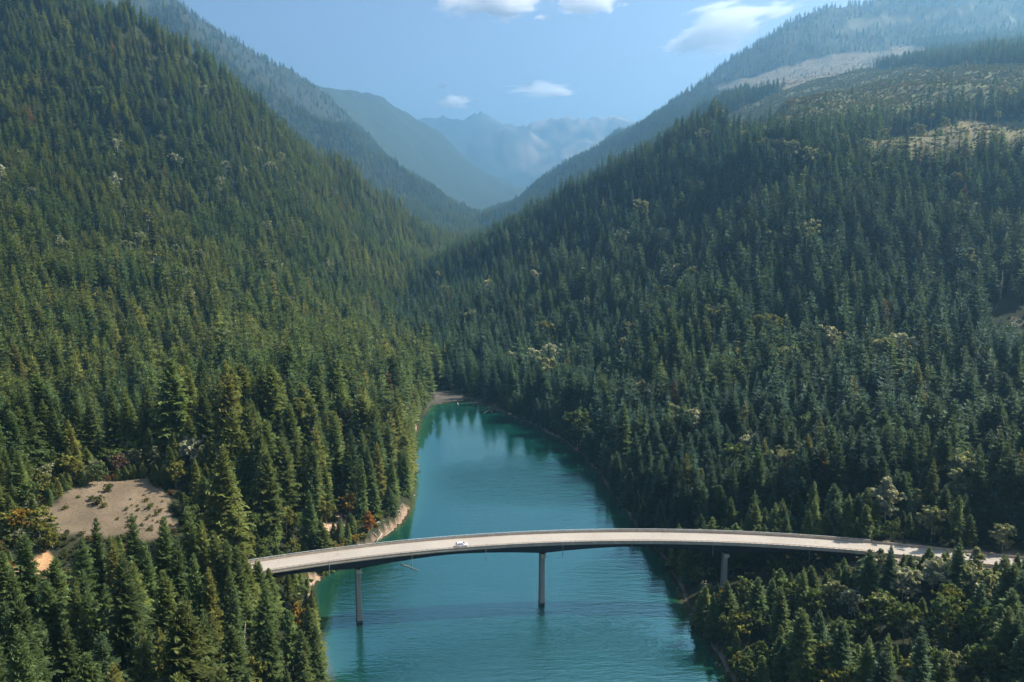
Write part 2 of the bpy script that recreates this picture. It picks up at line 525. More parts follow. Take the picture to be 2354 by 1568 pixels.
# near right hillside
for x, y, z in [(75, 262, 6), (90, 258, 11), (100, 240, 12), (125, 235, 17), (125, 258, 22), (150, 240, 20), (110, 190, 12), (150, 190, 20), (190, 200, 26), (110, 100, 8), (170, 235, 23), (170, 255, 24.5), (210, 245, 26),
                (76, 284, 5), (92, 288, 10), (108, 280, 16), (120, 290, 21), (140, 285, 25.5), (175, 282, 27.5), (75, 310, 5), (100, 320, 13), (130, 315, 24), (165, 312, 31), (200, 300, 32)]:
    pw(x, y, z)
for u, v, Y in [(2354, 1080, 310), (2100, 1080, 320), (1850, 1090, 325), (1650, 1100, 345), (1560, 1060, 380), (2354, 900, 400), (2050, 900, 415), (1800, 900, 430), (1600, 930, 440), (1480, 960, 470), (1380, 930, 540), (1250, 880, 620), (1120, 850, 690),
                (2354, 700, 520), (2050, 700, 540), (1800, 700, 565), (1500, 800, 570), (1500, 640, 760), (1300, 740, 780), (1177, 700, 850), (1030, 720, 880), (960, 730, 930), (2354, 500, 620), (2050, 500, 650),
                (1800, 500, 690), (1640, 520, 800), (1500, 460, 950), (1380, 500, 1000), (1250, 570, 1070), (1130, 600, 1120), (1010, 640, 1150), (2354, 390, 690), (2100, 390, 720), (1900, 390, 760), (2750, 700, 500), (2750, 400, 620)]:
    px(u, v, Y, 18)
for u, v, Y in [(900, 722, 985), (960, 630, 1190), (1045, 548, 1330), (1200, 474, 1250), (1320, 410, 1190), (1450, 352, 1130), (1580, 292, 1080), (1660, 280, 1040)]:
    px(u, v, Y, 22)                       # crest against the valley
    x, y, z = at(u, v, Y)
    pw(x + 40, y + 200, max(70, (z - 22) * 0.62))
# bench and clearing at the upper right, clear-cut slopes of the big right mountain
for u, v, Y in [(1750, 345, 860), (1900, 335, 830), (2050, 318, 830), (2200, 300, 850), (2354, 285, 860), (2500, 280, 850), (1700, 300, 1000), (1850, 300, 960), (2050, 290, 960), (2354, 262, 960)]:
    px(u, v, Y, 6 if Y < 900 else 26)
for u, v, Y in [(1640, 275, 1180), (1800, 240, 1200), (2000, 215, 1180), (2200, 190, 1180), (2354, 178, 1170), (2600, 150, 1170),
                (1660, 230, 1420), (1800, 200, 1420), (2000, 160, 1400), (2200, 135, 1400), (2354, 120, 1400), (2600, 90, 1400)]:
    Y = 1180 + (Y - 1180) * 4.2
    px(u, v, Y, 2)
for u, v, Y in [(1560, 250, 1600), (1640, 205, 1640), (1750, 165, 1640), (1900, 125, 1640), (2071, 100, 1620), (2354, 60, 1620), (1900, 60, 1820), (2050, 65, 1790), (2200, 30, 1780), (2354, 25, 1780), (2600, -40, 1780),
                (1400, 380, 1750), (1330, 420, 1800), (1250, 450, 1900), (1480, 330, 1650)]:
    Y *= 1.62 + .5 * min(1, max(0, (u - 1350) / 300))
    px(u, v, Y, 16)
for u, v, Y in [(2600, -200, 2150), (2354, -120, 2100), (2100, -75, 2080), (1880, 5, 2080), (1760, 75, 2100), (1640, 160, 2150), (1560, 220, 2200), (1452, 292, 2280), (1340, 348, 2420), (1240, 394, 2600), (1160, 455, 2850), (1105, 490, 3050)]:
    Y *= 1.62 + .5 * min(1, max(0, (u - 1350) / 300))
    px(u, v, Y, 22)
    x, y, z = at(u, v, Y)
    pw(x + 60, y + 620, (z - 22) * 0.72)
px(1420, 285, 5000, 20); px(1500, 240, 5000, 20); px(1390, 312, 5000, 20)
# outside the frame
for x, y, z in [(-260, -100, 70), (-400, 100, 170), (-600, 300, 330), (-900, 700, 640), (300, -100, 45), (450, 120, 120), (600, 400, 250), (900, 800, 420), (1700, 1500, 560), (-1500, 2000, 800), (-1800, 3200, 820),
                (3800, 4000, 1500), (-2600, 5000, 780), (3000, 5200, 700), (-5500, 9500, 1100), (6500, 9500, 1100), (0, 16000, 1200), (-7000, 14000, 1200), (7000, 14000, 1200), (-1200, 500, 700), (1000, 200, 330)]:
    pw(x, y, z)

P_ = np.array(PTS)
def logpol(x, y):
    r = np.hypot(x, y)
    return np.stack([1.7 * np.arctan2(x, y), np.log(np.maximum(r, 10))], -1)
Q = logpol(P_[:, 0], P_[:, 1])
key = np.unique(np.round(Q, 4), axis=0, return_index=True)[1]
P_, Q = P_[key], Q[key]
D = np.sqrt(((Q[:, None] - Q[None]) ** 2).sum(-1))
K = np.block([[D + 0.004 * np.eye(len(Q)) * -1, np.ones((len(Q), 1))], [np.ones((1, len(Q))), np.zeros((1, 1))]])
WGT = np.linalg.solve(K, np.r_[P_[:, 2], 0])

th = np.unique(np.round(np.concatenate([np.arange(-110, -40, 2.0), np.arange(-40, 40.01, 0.2), np.arange(42, 111, 2.0)]), 3)) * math.pi / 180
lr = np.arange(math.log(25), math.log(16500), 0.0125)
TH, LR = np.meshgrid(th, lr, indexing='ij')
RR = np.exp(LR)
GX, GY = RR * np.sin(TH), RR * np.cos(TH)
GQ = np.stack([1.7 * TH, LR], -1).reshape(-1, 2)
GZ = np.empty(len(GQ))
for i in range(0, len(GQ), 20000):
    q = GQ[i:i + 20000]
    GZ[i:i + 20000] = np.sqrt(((q[:, None] - Q[None]) ** 2).sum(-1)) @ WGT[:-1] + WGT[-1]
GZ = GZ.reshape(TH.shape)
# relief: gullies and knolls, growing with distance and height
hgt = np.clip((GZ - 8) / 60, 0, 1)
rel = ((fbm(GX / 90, GY / 90, 5, 3) - 0.5) * 18 + (0.15 - np.abs(fbm(GX / 170, GY / 170, 3, 13) - 0.5)) * np.where(GX < 0, 60, 34)) * hgt * np.clip((RR - 300) / 500, 0.15, 1)
gl = np.abs(fbm(GX / 420, GY / 420, 5, 21) - 0.5) * 2
rel += -(0.35 - gl) * np.clip((RR - 2200) / 1800, 0, 1) * np.clip((7500 - RR) / 2000, 0, 1) * 75
rel += (np.abs(fbm(GX / 110, GY / 110, 4, 41) - 0.5) * 2 - 0.3) * np.clip((RR - 3300) / 1500, 0, 1) * 30
fl = np.full(GZ.shape, 1e9)
fm = RR > 8000
fl[fm] = dist_line(GX[fm], GY[fm], FARLINE)
rel += -(0.35 - np.abs(fbm(GX / 900, GY / 900, 5, 71) - 0.5) * 2) * np.clip((RR - 6000) / 1500, 0, 1) * 230 * np.clip(fl / 900, 0.06, 1) * (np.abs(TH) < .36)
GZ = GZ + rel
GZ = GZ + (fbm(GX / 9, GY / 9, 3, 8) - 0.5) * 1.6 * np.clip((GZ + 0.5) / 3, 0.25, 1) * np.clip((900 - RR) / 300, 0, 1)
# road bench on both approaches, and clearance below the deck
for line in (RIGHT_LINE, LEFT_LINE):
    near = (RR < 700) & (np.abs(TH) < 1.4)
    d = np.full(GZ.shape, 1e9)
    d[near] = dist_line(GX[near], GY[near], line)
    t = np.clip((d - 7.5) / 9, 0, 1)
    t = t * t * (3 - 2 * t)
    GZ = GZ * t + (DECK - 0.45) * (1 - t)
near = (RR < 500)
d = np.full(GZ.shape, 1e9)
d[near] = dist_line(GX[near], GY[near], BRIDGE_LINE[1:-1])
GZ = np.where(d < 9, np.minimum(GZ, DECK - 5.5), GZ)

LAKE = LS + RS[::-1]
rim = np.full(GZ.shape, 1e9)
nr_ = (RR < 900)
rim[nr_] = dist_line(GX[nr_], GY[nr_], LAKE + LAKE[:1])
flats = (GX > -85) & (GX < -20) & (GY > 585)
rise = np.where(flats, 0.12, 0.12 + np.clip(rim * 0.4, 0, 5))
GZ = np.where(in_poly(GX, GY, LAKE), np.minimum(GZ, -0.15), np.maximum(GZ, np.where(nr_, rise, 0.12)))

def sharpen(line, fall, jag, seed, span):
    global GZ
    line = sorted(line)
    tt = np.array([math.atan2(p[0], p[1]) for p in line])
    o_ = np.argsort(tt)
    L3 = np.array(line)[o_]
    tt = tt[o_]
    zr, yr = np.interp(TH, tt, L3[:, 2]), np.interp(TH, tt, L3[:, 1])
    zr = zr + jag * ((fbm(TH * 420, TH * 0, 4, seed) - 0.5) * 2 - 0.2)
    dy = GY - yr
    gul = (0.3 - np.abs(fbm(GX / 520, GY / 1500, 4, seed + 5) - 0.5) * 2) * np.clip(np.abs(dy) / 500, 0, 1) * jag * 4
    m = (TH > tt[0]) & (TH < tt[-1]) & (np.abs(dy) < span)
    zz = zr - fall * np.abs(dy) - gul
    w = np.clip(1.6 - 1.6 * np.abs(dy) / span, 0, 1)
    GZ = np.where(m, GZ * (1 - w) + np.where(np.abs(dy) < 260, zz, np.maximum(GZ - gul, zz)) * w, GZ)
sharpen(FAR3, 0.5, 55, 301, 1800)
sharpen(BLUE3, 0.42, 22, 311, 1100)

def tz(x, y):
    x, y = np.asarray(x, float), np.asarray(y, float)
    t, l = np.arctan2(x, y), np.log(np.maximum(np.hypot(x, y), 25.5))
    i = np.clip(np.searchsorted(th, t) - 1, 0, len(th) - 2)
    j = np.clip(((l - lr[0]) / 0.0125).astype(int), 0, len(lr) - 2)
    a = np.clip((t - th[i]) / (th[i + 1] - th[i]), 0, 1)
    b = np.clip((l - lr[j]) / 0.0125, 0, 1)
    return (GZ[i, j] * (1 - a) + GZ[i + 1, j] * a) * (1 - b) + (GZ[i, j + 1] * (1 - a) + GZ[i + 1, j + 1] * a) * b

def hit(u, v, t0=100, t1=16000):
    d = ray(u, v)
    t = np.exp(np.linspace(math.log(t0), math.log(t1), 6000))
    below = CAM_H + d[2] * t < tz(d[0] * t, d[1] * t)
    k = int(np.argmax(below)) if below.any() else len(t) - 1
    return d[0] * t[k], d[1] * t[k]

z5 = lambda L_: [(1471 + a * 0.375, b * 0.375) for a, b in L_]
hits = lambda L_: [hit(u, v) for u, v in L_]
CUT1 = hits(z5([(420, 545), (560, 500), (700, 465), (1000, 375), (1400, 325), (1600, 275), (1860, 320), (1680, 390), (1400, 425), (1050, 505), (700, 580), (560, 580)]))
CUT2 = hits(z5([(500, 725), (720, 625), (1000, 515), (1200, 465), (1500, 425), (1700, 405), (2354, 385), (2600, 380), (2600, 620), (2354, 627), (2000, 690), (1650, 770), (1300, 790), (1050, 810), (800, 830), (600, 830), (500, 790)]))
CUT3 = hits(z5([(1190, 185), (1300, 115), (1700, 82), (2200, 66), (2500, 58), (2500, 95), (1700, 115), (1500, 155), (1250, 205)]))
CUT5 = hits([(2285, 735), (2354, 695), (2450, 660), (2450, 720), (2354, 748), (2300, 758)])
CUT4 = hits(z5([(1400, 880), (1550, 830), (1800, 790), (2100, 740), (2354, 730), (2600, 715), (2600, 940), (2354, 950), (2200, 985), (1750, 1015), (1450, 1005), (1380, 950)]))
KNOLL = hits([(85, 1195), (150, 1132), (230, 1105), (340, 1100), (390, 1150), (408, 1210), (360, 1245), (230, 1232), (120, 1222)])
BANK = hits([(-60, 1345), (20, 1310), (75, 1285), (118, 1264), (136, 1292), (112, 1318), (60, 1330), (10, 1350)])
LEFTCUT = hits([(770, 1185), (800, 1170), (812, 1200), (790, 1225), (760, 1225), (725, 1245), (735, 1220)])

# ground cover colours (what grows or lies there; shade painted into the lake-head gravel)
flat = lambda a: a.reshape(-1)
gx, gy, gz, gr = flat(GX), flat(GY), flat(GZ), flat(RR)
nz = fbm(gx / 30, gy / 30, 4, 55)
cov = np.empty((len(gx), 3))
cov[:] = (0.030, 0.034, 0.018)
cov += (nz[:, None] - 0.5) * np.array([0.03, 0.025, 0.012])
def paint(mask, c, amt=1.0):
    m = (mask * amt)[:, None] if np.ndim(mask) else mask
    global cov
    cov = cov * (1 - m) + np.array(c) * m
f2 = fbm(gx / 14, gy / 14, 4, 77)
tone = lambda c, s=0.5: np.array(c)[None] * (1 - s / 2 + s * f2[:, None])
wob = lambda s, k: (fbm(gx / s, gy / s, 3, k) - 0.5)
jx, jy = gx + wob(60, 91) * 45, gy + wob(60, 95) * 45
for poly, c in ((CUT1, (0.155, 0.13, 0.09)), (CUT3, (0.13, 0.125, 0.08)), (CUT2, (0.115, 0.12, 0.055)), (CUT4, (0.135, 0.12, 0.062)), (CUT5, (0.20, 0.165, 0.14))):
    m = in_poly(jx, jy, poly)
    cov[m] = tone(c, 0.7)[m]
jx, jy = gx + wob(9, 31) * 7, gy + wob(9, 35) * 7
for poly, c in ((KNOLL, (0.165, 0.125, 0.085)), (BANK, (0.40, 0.235, 0.12)), (LEFTCUT, (0.42, 0.28, 0.2))):
    m = in_poly(jx, jy, poly)
    cov[m] = tone(c, 0.6)[m]
near = gr < 1000
dl, dr = np.full(len(gx), 1e9), np.full(len(gx), 1e9)
dl[near] = dist_line(gx[near], gy[near], LS)
dr[near] = dist_line(gx[near], gy[near], RS)
m = (gz < np.where((gy > 275) & (gy < 380), 1.25, -.6) + 2.5 * (f2 - 0.5)) & near & (dl < 30)
cov[m] = tone((0.225, 0.155, 0.108), 1.3)[m]
m = (gz < .7 + 1.2 * (f2 - 0.5)) & near & (dr < 30) & (dl > 25)
cov[m] = tone((0.17, 0.135, 0.11), 0.7)[m]
m = (gz < .7) & (gr > 590) & (gr < 800)
cov[m] = tone((0.085, 0.075, 0.066), 0.9)[m]  # gravel at the lake's head, its colour darkened to stand in for shade
dd = np.full(len(gx), 1e9)
dd[near] = np.minimum(dist_line(gx[near], gy[near], RIGHT_LINE), dist_line(gx[near], gy[near], LEFT_LINE))
m = (dd < 10)
cov[m] = tone((0.28, 0.225, 0.165), 0.5)[m]
# far mountains: forested flanks, pale rock and scree high up
far = np.clip((gr - 5300) / 300, 0, 1)
paint(far, (0.034, 0.050, 0.040))
sx, sy = [*zip(*[hit(u, v) for u, v in [(1300, 300)]])]
alp = np.clip((gz - 1560 + wob(500, 61) * 700) / 300, 0, 1) * np.clip((gr - 8500) / 500, 0, 1)
scr = np.exp(-(((gx - sx[0]) / 800) ** 2 + ((gy - sy[0]) / 1300) ** 2)) * 1.3
alp = np.clip(alp * (0.25 + 0.9 * np.clip((gx - 400) / 800, 0, 1)) + scr * (wob(150, 65) * 1.8 + 0.35), 0, 1)
paint(alp, (0.34, 0.27, 0.21))
cov = np.clip(cov, 0.006, 0.8)

n0, n1 = TH.shape
idx = np.arange(n0 * n1).reshape(n0, n1)
F = np.stack([idx[:-1, :-1], idx[1:, :-1], idx[1:, 1:], idx[:-1, 1:]], -1).reshape(-1, 4)[:, ::-1]
me = mesh_np("terrain", np.stack([gx, gy, gz], 1), F, M['terrain'], True)
ca = me.color_attributes.new("cover", 'FLOAT_COLOR', 'POINT')
ca.data.foreach_set("color", np.c_[cov, np.ones(len(cov))].astype(np.float32).ravel())
tag(link("terrain", me), kind="structure")

# ------------------------------------------------------------------ water sheet
wx = np.arange(-170, 180.1, 3.0)
wy = np.arange(-140, 900.1, 3.0)
WX, WY = np.meshgrid(wx, wy, indexing='ij')
dep = -tz(WX, WY)
m_, k_ = WX.shape
ii = np.arange(m_ * k_).reshape(m_, k_)
F = np.stack([ii[:-1, :-1], ii[1:, :-1], ii[1:, 1:], ii[:-1, 1:]], -1).reshape(-1, 4)
keep = (dep.reshape(-1)[F] > -1.2).any(1)
F = F[keep]
me = mesh_np("water", np.stack([WX.ravel(), WY.ravel(), np.zeros(WX.size)], 1), F, M['water'], True)
at_ = me.attributes.new("depth", 'FLOAT', 'POINT')
at_.data.foreach_set("value", np.clip(dep.ravel() / 10, 0, 1).astype(np.float32))
ruf = 0.16 + 0.62 * np.clip((fbm(WX / 85, WY / 60, 3, 12) - 0.3) * 2.2, 0, 1)
sh = np.minimum(dist_line(WX.ravel(), WY.ravel(), LS), dist_line(WX.ravel(), WY.ravel(), RS)).reshape(WX.shape)
ruf = ruf * np.clip(sh / 30, 0.1, 1)
ruf = ruf * np.clip((560 - WY) / 120, 0.12, 1)
at_ = me.attributes.new("ruffle", 'FLOAT', 'POINT')
at_.data.foreach_set("value", ruf.ravel().astype(np.float32))
tag(link("water", me), kind="structure")
# ------------------------------------------------------------------ the bridge: one thing with its parts
HALF = 5.0                                            # roadway half width
bridge = tag(bpy.data.objects.new("road_bridge", None), "long curved concrete road bridge on slim piers crossing the teal lake", "bridge")
COL.objects.link(bridge)
FR = bframes(A0, A1, 1.5)

def road_attr(o, frames, nprof, lat):
    a = o.data.color_attributes.new("roadwear", 'FLOAT_COLOR', 'POINT')
    buf = np.zeros((len(o.data.vertices), 4), np.float32)
    s, prev = 0, None
    for i, f in enumerate(frames):
        s += (f[0] - prev).length if prev is not None else 0
        prev = f[0]
        for k in range(nprof):
            buf[i * nprof + k] = (lat[k], s, 0, 1)
    a.data.foreach_set("color", buf.ravel())

b = MB(); b.sweep(FR, [(-HALF, -0.28), (HALF, -0.28), (HALF, 0), (-HALF, 0)])
o = b.build("roadway_slab", M['road'], bridge)
road_attr(o, FR, 4, [-HALF, HALF, HALF, -HALF])
for sg in (-1, 1):                                    # parapet with its slab edge: thick, slightly battered wall with an outer lip
    b = MB(); b.sweep(FR, [(sg * (HALF + 0.002), -0.34), (sg * (HALF + 0.42), -0.34), (sg * (HALF + 0.42), 0.10), (sg * (HALF + 0.34), 0.14), (sg * (HALF + 0.34), 0.84), (sg * (HALF + 0.08), 0.84), (sg * (HALF + 0.002), 0.0)])
    b.build("parapet", M['concrete'], bridge)
    b = MB()
    off = sg * (HALF + 0.21)
    b.sweep(FR, [(off - 0.085, 1.14), (off + 0.085, 1.14), (off + 0.085, 1.27), (off - 0.085, 1.27)])
    n = int((A1 - A0) * BR / 1.95)
    for i in range(n + 1):
        f = bframe(A0 + (A1 - A0) * (i + 0.5) / (n + 1))
        q = f[0] + f[1] * off
        rot = Matrix.Rotation(math.atan2(-f[1].x, f[1].y), 4, 'Z')
        b.box((0, 0, 0), (0.07, 0.11, 0.15), Matrix.Translation(q + Vector((0, 0, 0.99))) @ rot)
    b.build("handrail", M['galv'] if sg > 0 else M['joint'], bridge)
# haunched steel girders: deep over the piers, slim at midspan
def ang_px(u, v):
    x, y = ground(u, v, DECK)
    return ang((x, y))
PIER_A = [ang_px(822, 1276), ang_px(1246, 1240), ang_px(1668, 1240)]
def girder_depth(a):
    s = min(abs(a - p) * BR for p in PIER_A)
    t = min(1, s / 34.0)
    return 1.75 + 1.75 * (1 - t) ** 1.6
GF = bframes(A0 + 0.6 / BR, A1 - 0.6 / BR, 1.5)
GA = [A0 + 0.6 / BR + (A1 - A0 - 1.2 / BR) * i / (len(GF) - 1) for i in range(len(GF))]
for c in (-3.3, 3.3):
    b = MB()
    b.sweep(GF, lambda i: [(c - 0.32, -0.36), (c - 0.32, -0.42), (c - 0.05, -0.42), (c - 0.05, -0.34 - girder_depth(GA[i]) + 0.06), (c - 0.38, -0.34 - girder_depth(GA[i]) + 0.06),
                           (c - 0.38, -0.34 - girder_depth(GA[i])), (c + 0.38, -0.34 - girder_depth(GA[i])), (c + 0.38, -0.34 - girder_depth(GA[i]) + 0.06), (c + 0.05, -0.34 - girder_depth(GA[i]) + 0.06),
                           (c + 0.05, -0.42), (c + 0.32, -0.42), (c + 0.32, -0.36)])
    for k in range(0, len(GF), 3):                    # web stiffeners
        f, gd = GF[k], girder_depth(GA[k])
        rot = Matrix.Rotation(math.atan2(-f[1].x, f[1].y), 4, 'Z')
        b.box((0, 0, 0), (0.02, 0.22, gd / 2 - 0.12), Matrix.Translation(f[0] + f[1] * c + Vector((0, 0, -0.36 - gd / 2))) @ rot)
    b.build("girder", M['steel'], bridge)
for k in range(2, len(GF) - 1, 8):
    b = MB()                    # cross frames between the girders
    f, gd = GF[k], girder_depth(GA[k])
    p = lambda s, z: f[0] + f[1] * s + Vector((0, 0, z))
    b.tube([p(-3.25, -0.6), p(3.25, -0.34 - gd + 0.25)], 0.08, 5)
    b.tube([p(3.25, -0.6), p(-3.25, -0.34 - gd + 0.25)], 0.08, 5)
    b.build("cross_brace", M['steel'], bridge)
for k, a in enumerate(PIER_A):
    f = bframe(a)
    side, tan = f[1], Vector((f[1].y, -f[1].x, 0))
    top = DECK - 0.36 - girder_depth(a) - 0.35
    gz_ = float(tz(f[0].x, f[0].y))
    foot = min(-0.0, gz_) - 4 if gz_ < 2 else gz_ - 2
    b = MB()
    def ring(z, w, d, c):                             # chamfered shaft outline
        P = [(-w, -d + c), (-w + c, -d), (w - c, -d), (w, -d + c), (w, d - c), (w - c, d), (-w + c, d), (-w, d - c)]
        return [Vector((f[0].x, f[0].y, z)) + tan * x + side * y for x, y in P]
    lv = [(foot, 1.02, 1.9, 0.2), (0.9 if gz_ < 2 else gz_, 0.98, 1.86, 0.2), (top - 1.9, 0.86, 1.7, 0.2)]
    rg = [ring(*l) for l in lv]
    vs = [q for r_ in rg for q in r_]
    fs = [(i * 8 + j, i * 8 + (j + 1) % 8, (i + 1) * 8 + (j + 1) % 8, (i + 1) * 8 + j) for i in range(2) for j in range(8)] + [tuple(range(7, -1, -1)), tuple(16 + j for j in range(8))]
    b.add(vs, fs)
    pier = b.build("pier", M['pier'], bridge)
    b = MB()                                          # hammerhead cap, tapering out to its ends
    P = lambda s, z, w: Vector((f[0].x, f[0].y, z)) + side * s + tan * w
    prof = [(-4.3, top), (-4.3, top - 1.25), (-1.7, top - 1.9), (1.7, top - 1.9), (4.3, top - 1.25), (4.3, top)]
    vs = [P(s, z, w) for w in (-0.95, 0.95) for s, z in prof]
    b.add(vs, [tuple(range(6)), tuple(range(11, 5, -1))] + [(j, 6 + j, 6 + (j + 1) % 6, (j + 1) % 6) for j in range(6)])
    b.build("pier_cap", M['cap'], pier)
    for c in (-3.3, 3.3):
        b = MB()
        q = Vector((f[0].x, f[0].y, top + 0.17)) + side * c
        b.box((0, 0, 0), (0.32, 0.42, 0.165), Matrix.Translation(q) @ Matrix.Rotation(math.atan2(-side.x, side.y), 4, 'Z'))
        b.build("bearing", M['steel'], pier)
    if gz_ < 2:
        b = MB()
        for zz, ww in ((-1.5, 1.15), (0.75, 1.1)):
            pass
        r0, r1 = ring(-2.0, 1.06, 1.96, 0.2), ring(0.75, 1.03, 1.92, 0.2)
        b.add(r0 + r1, [(j, (j + 1) % 8, 8 + (j + 1) % 8, 8 + j) for j in range(8)] + [tuple(8 + j for j in range(8))])
        b.build("waterline_band", M['stain'], pier)
for u, v in [(755, 1297), (944, 1272), (1114, 1258), (1291, 1250), (1450, 1248), (1636, 1250), (1858, 1262)]:
    f = bframe(ang_px(u, v - 6))
    q = f[0] - f[1] * (HALF + 0.62)
    b = MB()
    b.tube([q + f[1] * 0.3 + Vector((0, 0, -0.2)), q + Vector((0, 0, -0.25)), q + Vector((0, 0, -0.5)), q + Vector((0, 0, -4.6))], 0.11, 8)
    b.build("drain_pipe", M['pipe'], bridge)
f = bframe(A1)
b = MB(); b.sweep([bframe(A1 - 0.25 / BR), bframe(A1 + 0.25 / BR)], [(-HALF + 0.02, -0.3), (HALF - 0.02, -0.3), (HALF - 0.02, 0.03), (-HALF + 0.02, 0.03)])
b.build("expansion_joint", M['joint'], bridge)
for a in (A1, A0):                                    # abutments
    f = bframe(a)
    sg = 1 if a == A1 else -1
    b = MB()
    rot = Matrix.Rotation(math.atan2(-f[1].x, f[1].y), 4, 'Z')
    b.box((sg * 0.9, 0, 0), (0.55, HALF + 0.45, 2.6), Matrix.Translation(f[0] + Vector((0, 0, -3.0))) @ rot)
    for s in (-1, 1):
        b.box((sg * 3.2, s * (HALF + 0.2), 0), (1.75, 0.22, 2.2), Matrix.Translation(f[0] + Vector((0, 0, -2.65))) @ rot)
    b.build("abutment", M['cap'], bridge)

# approach roads (setting) and their concrete edge barriers
def line_frames(pts, z, step=3.0):
    pts = [Vector((p[0], p[1], 0)) for p in pts]
    L_ = [0]
    for p, q in zip(pts[:-1], pts[1:]):
        L_.append(L_[-1] + (q - p).length)
    n = max(2, int(L_[-1] / step))
    P = []
    xs = np.interp(np.linspace(0, L_[-1], n), L_, [p.x for p in pts])
    ys = np.interp(np.linspace(0, L_[-1], n), L_, [p.y for p in pts])
    for _ in range(3):
        xs[1:-1] = (xs[:-2] + xs[1:-1] * 2 + xs[2:]) / 4
        ys[1:-1] = (ys[:-2] + ys[1:-1] * 2 + ys[2:]) / 4
    for i in range(n):
        j, k = max(i - 1, 0), min(i + 1, n - 1)
        t = Vector((xs[k] - xs[j], ys[k] - ys[j], 0)).normalized()
        P.append((Vector((xs[i], ys[i], z)), Vector((-t.y, t.x, 0)), Vector((0, 0, 1))))
    return P
RFR = line_frames(RIGHT_LINE, DECK - 0.01)
f = bframe(A1 + 0.27 / BR, DECK - 0.01)
RFR[0] = (f[0], f[1], f[2])
LFR = line_frames(LEFT_LINE, DECK - 0.01)
LFR = [(p, -s if s.y < 0 else s, u) for p, s, u in LFR]
for fr_ in (RFR, LFR):
    b = MB(); b.sweep(fr_, [(-HALF, -0.5), (HALF, -0.5), (HALF, 0), (-HALF, 0)])
    o = b.build("road", M['road'])
    road_attr(o, fr_, 4, [-HALF, HALF, HALF, -HALF])
    tag(o, kind="structure")
for sg, lab in ((1, "long weathered concrete roadside barrier below the dark hillside, far edge of the approach road"), (-1, "concrete roadside barrier half hidden by young trees, near edge of the approach road")):
    b = MB(); b.sweep(RFR, [(sg * (HALF + 0.01), -0.35), (sg * (HALF + 0.46), -0.35), (sg * (HALF + 0.3), 0.35), (sg * (HALF + 0.28), 0.86), (sg * (HALF + 0.1), 0.86), (sg * (HALF + 0.07), 0.35)])
    tag(b.build("concrete_barrier", M['concrete']), lab, "barrier", "concrete barriers along the approach road")

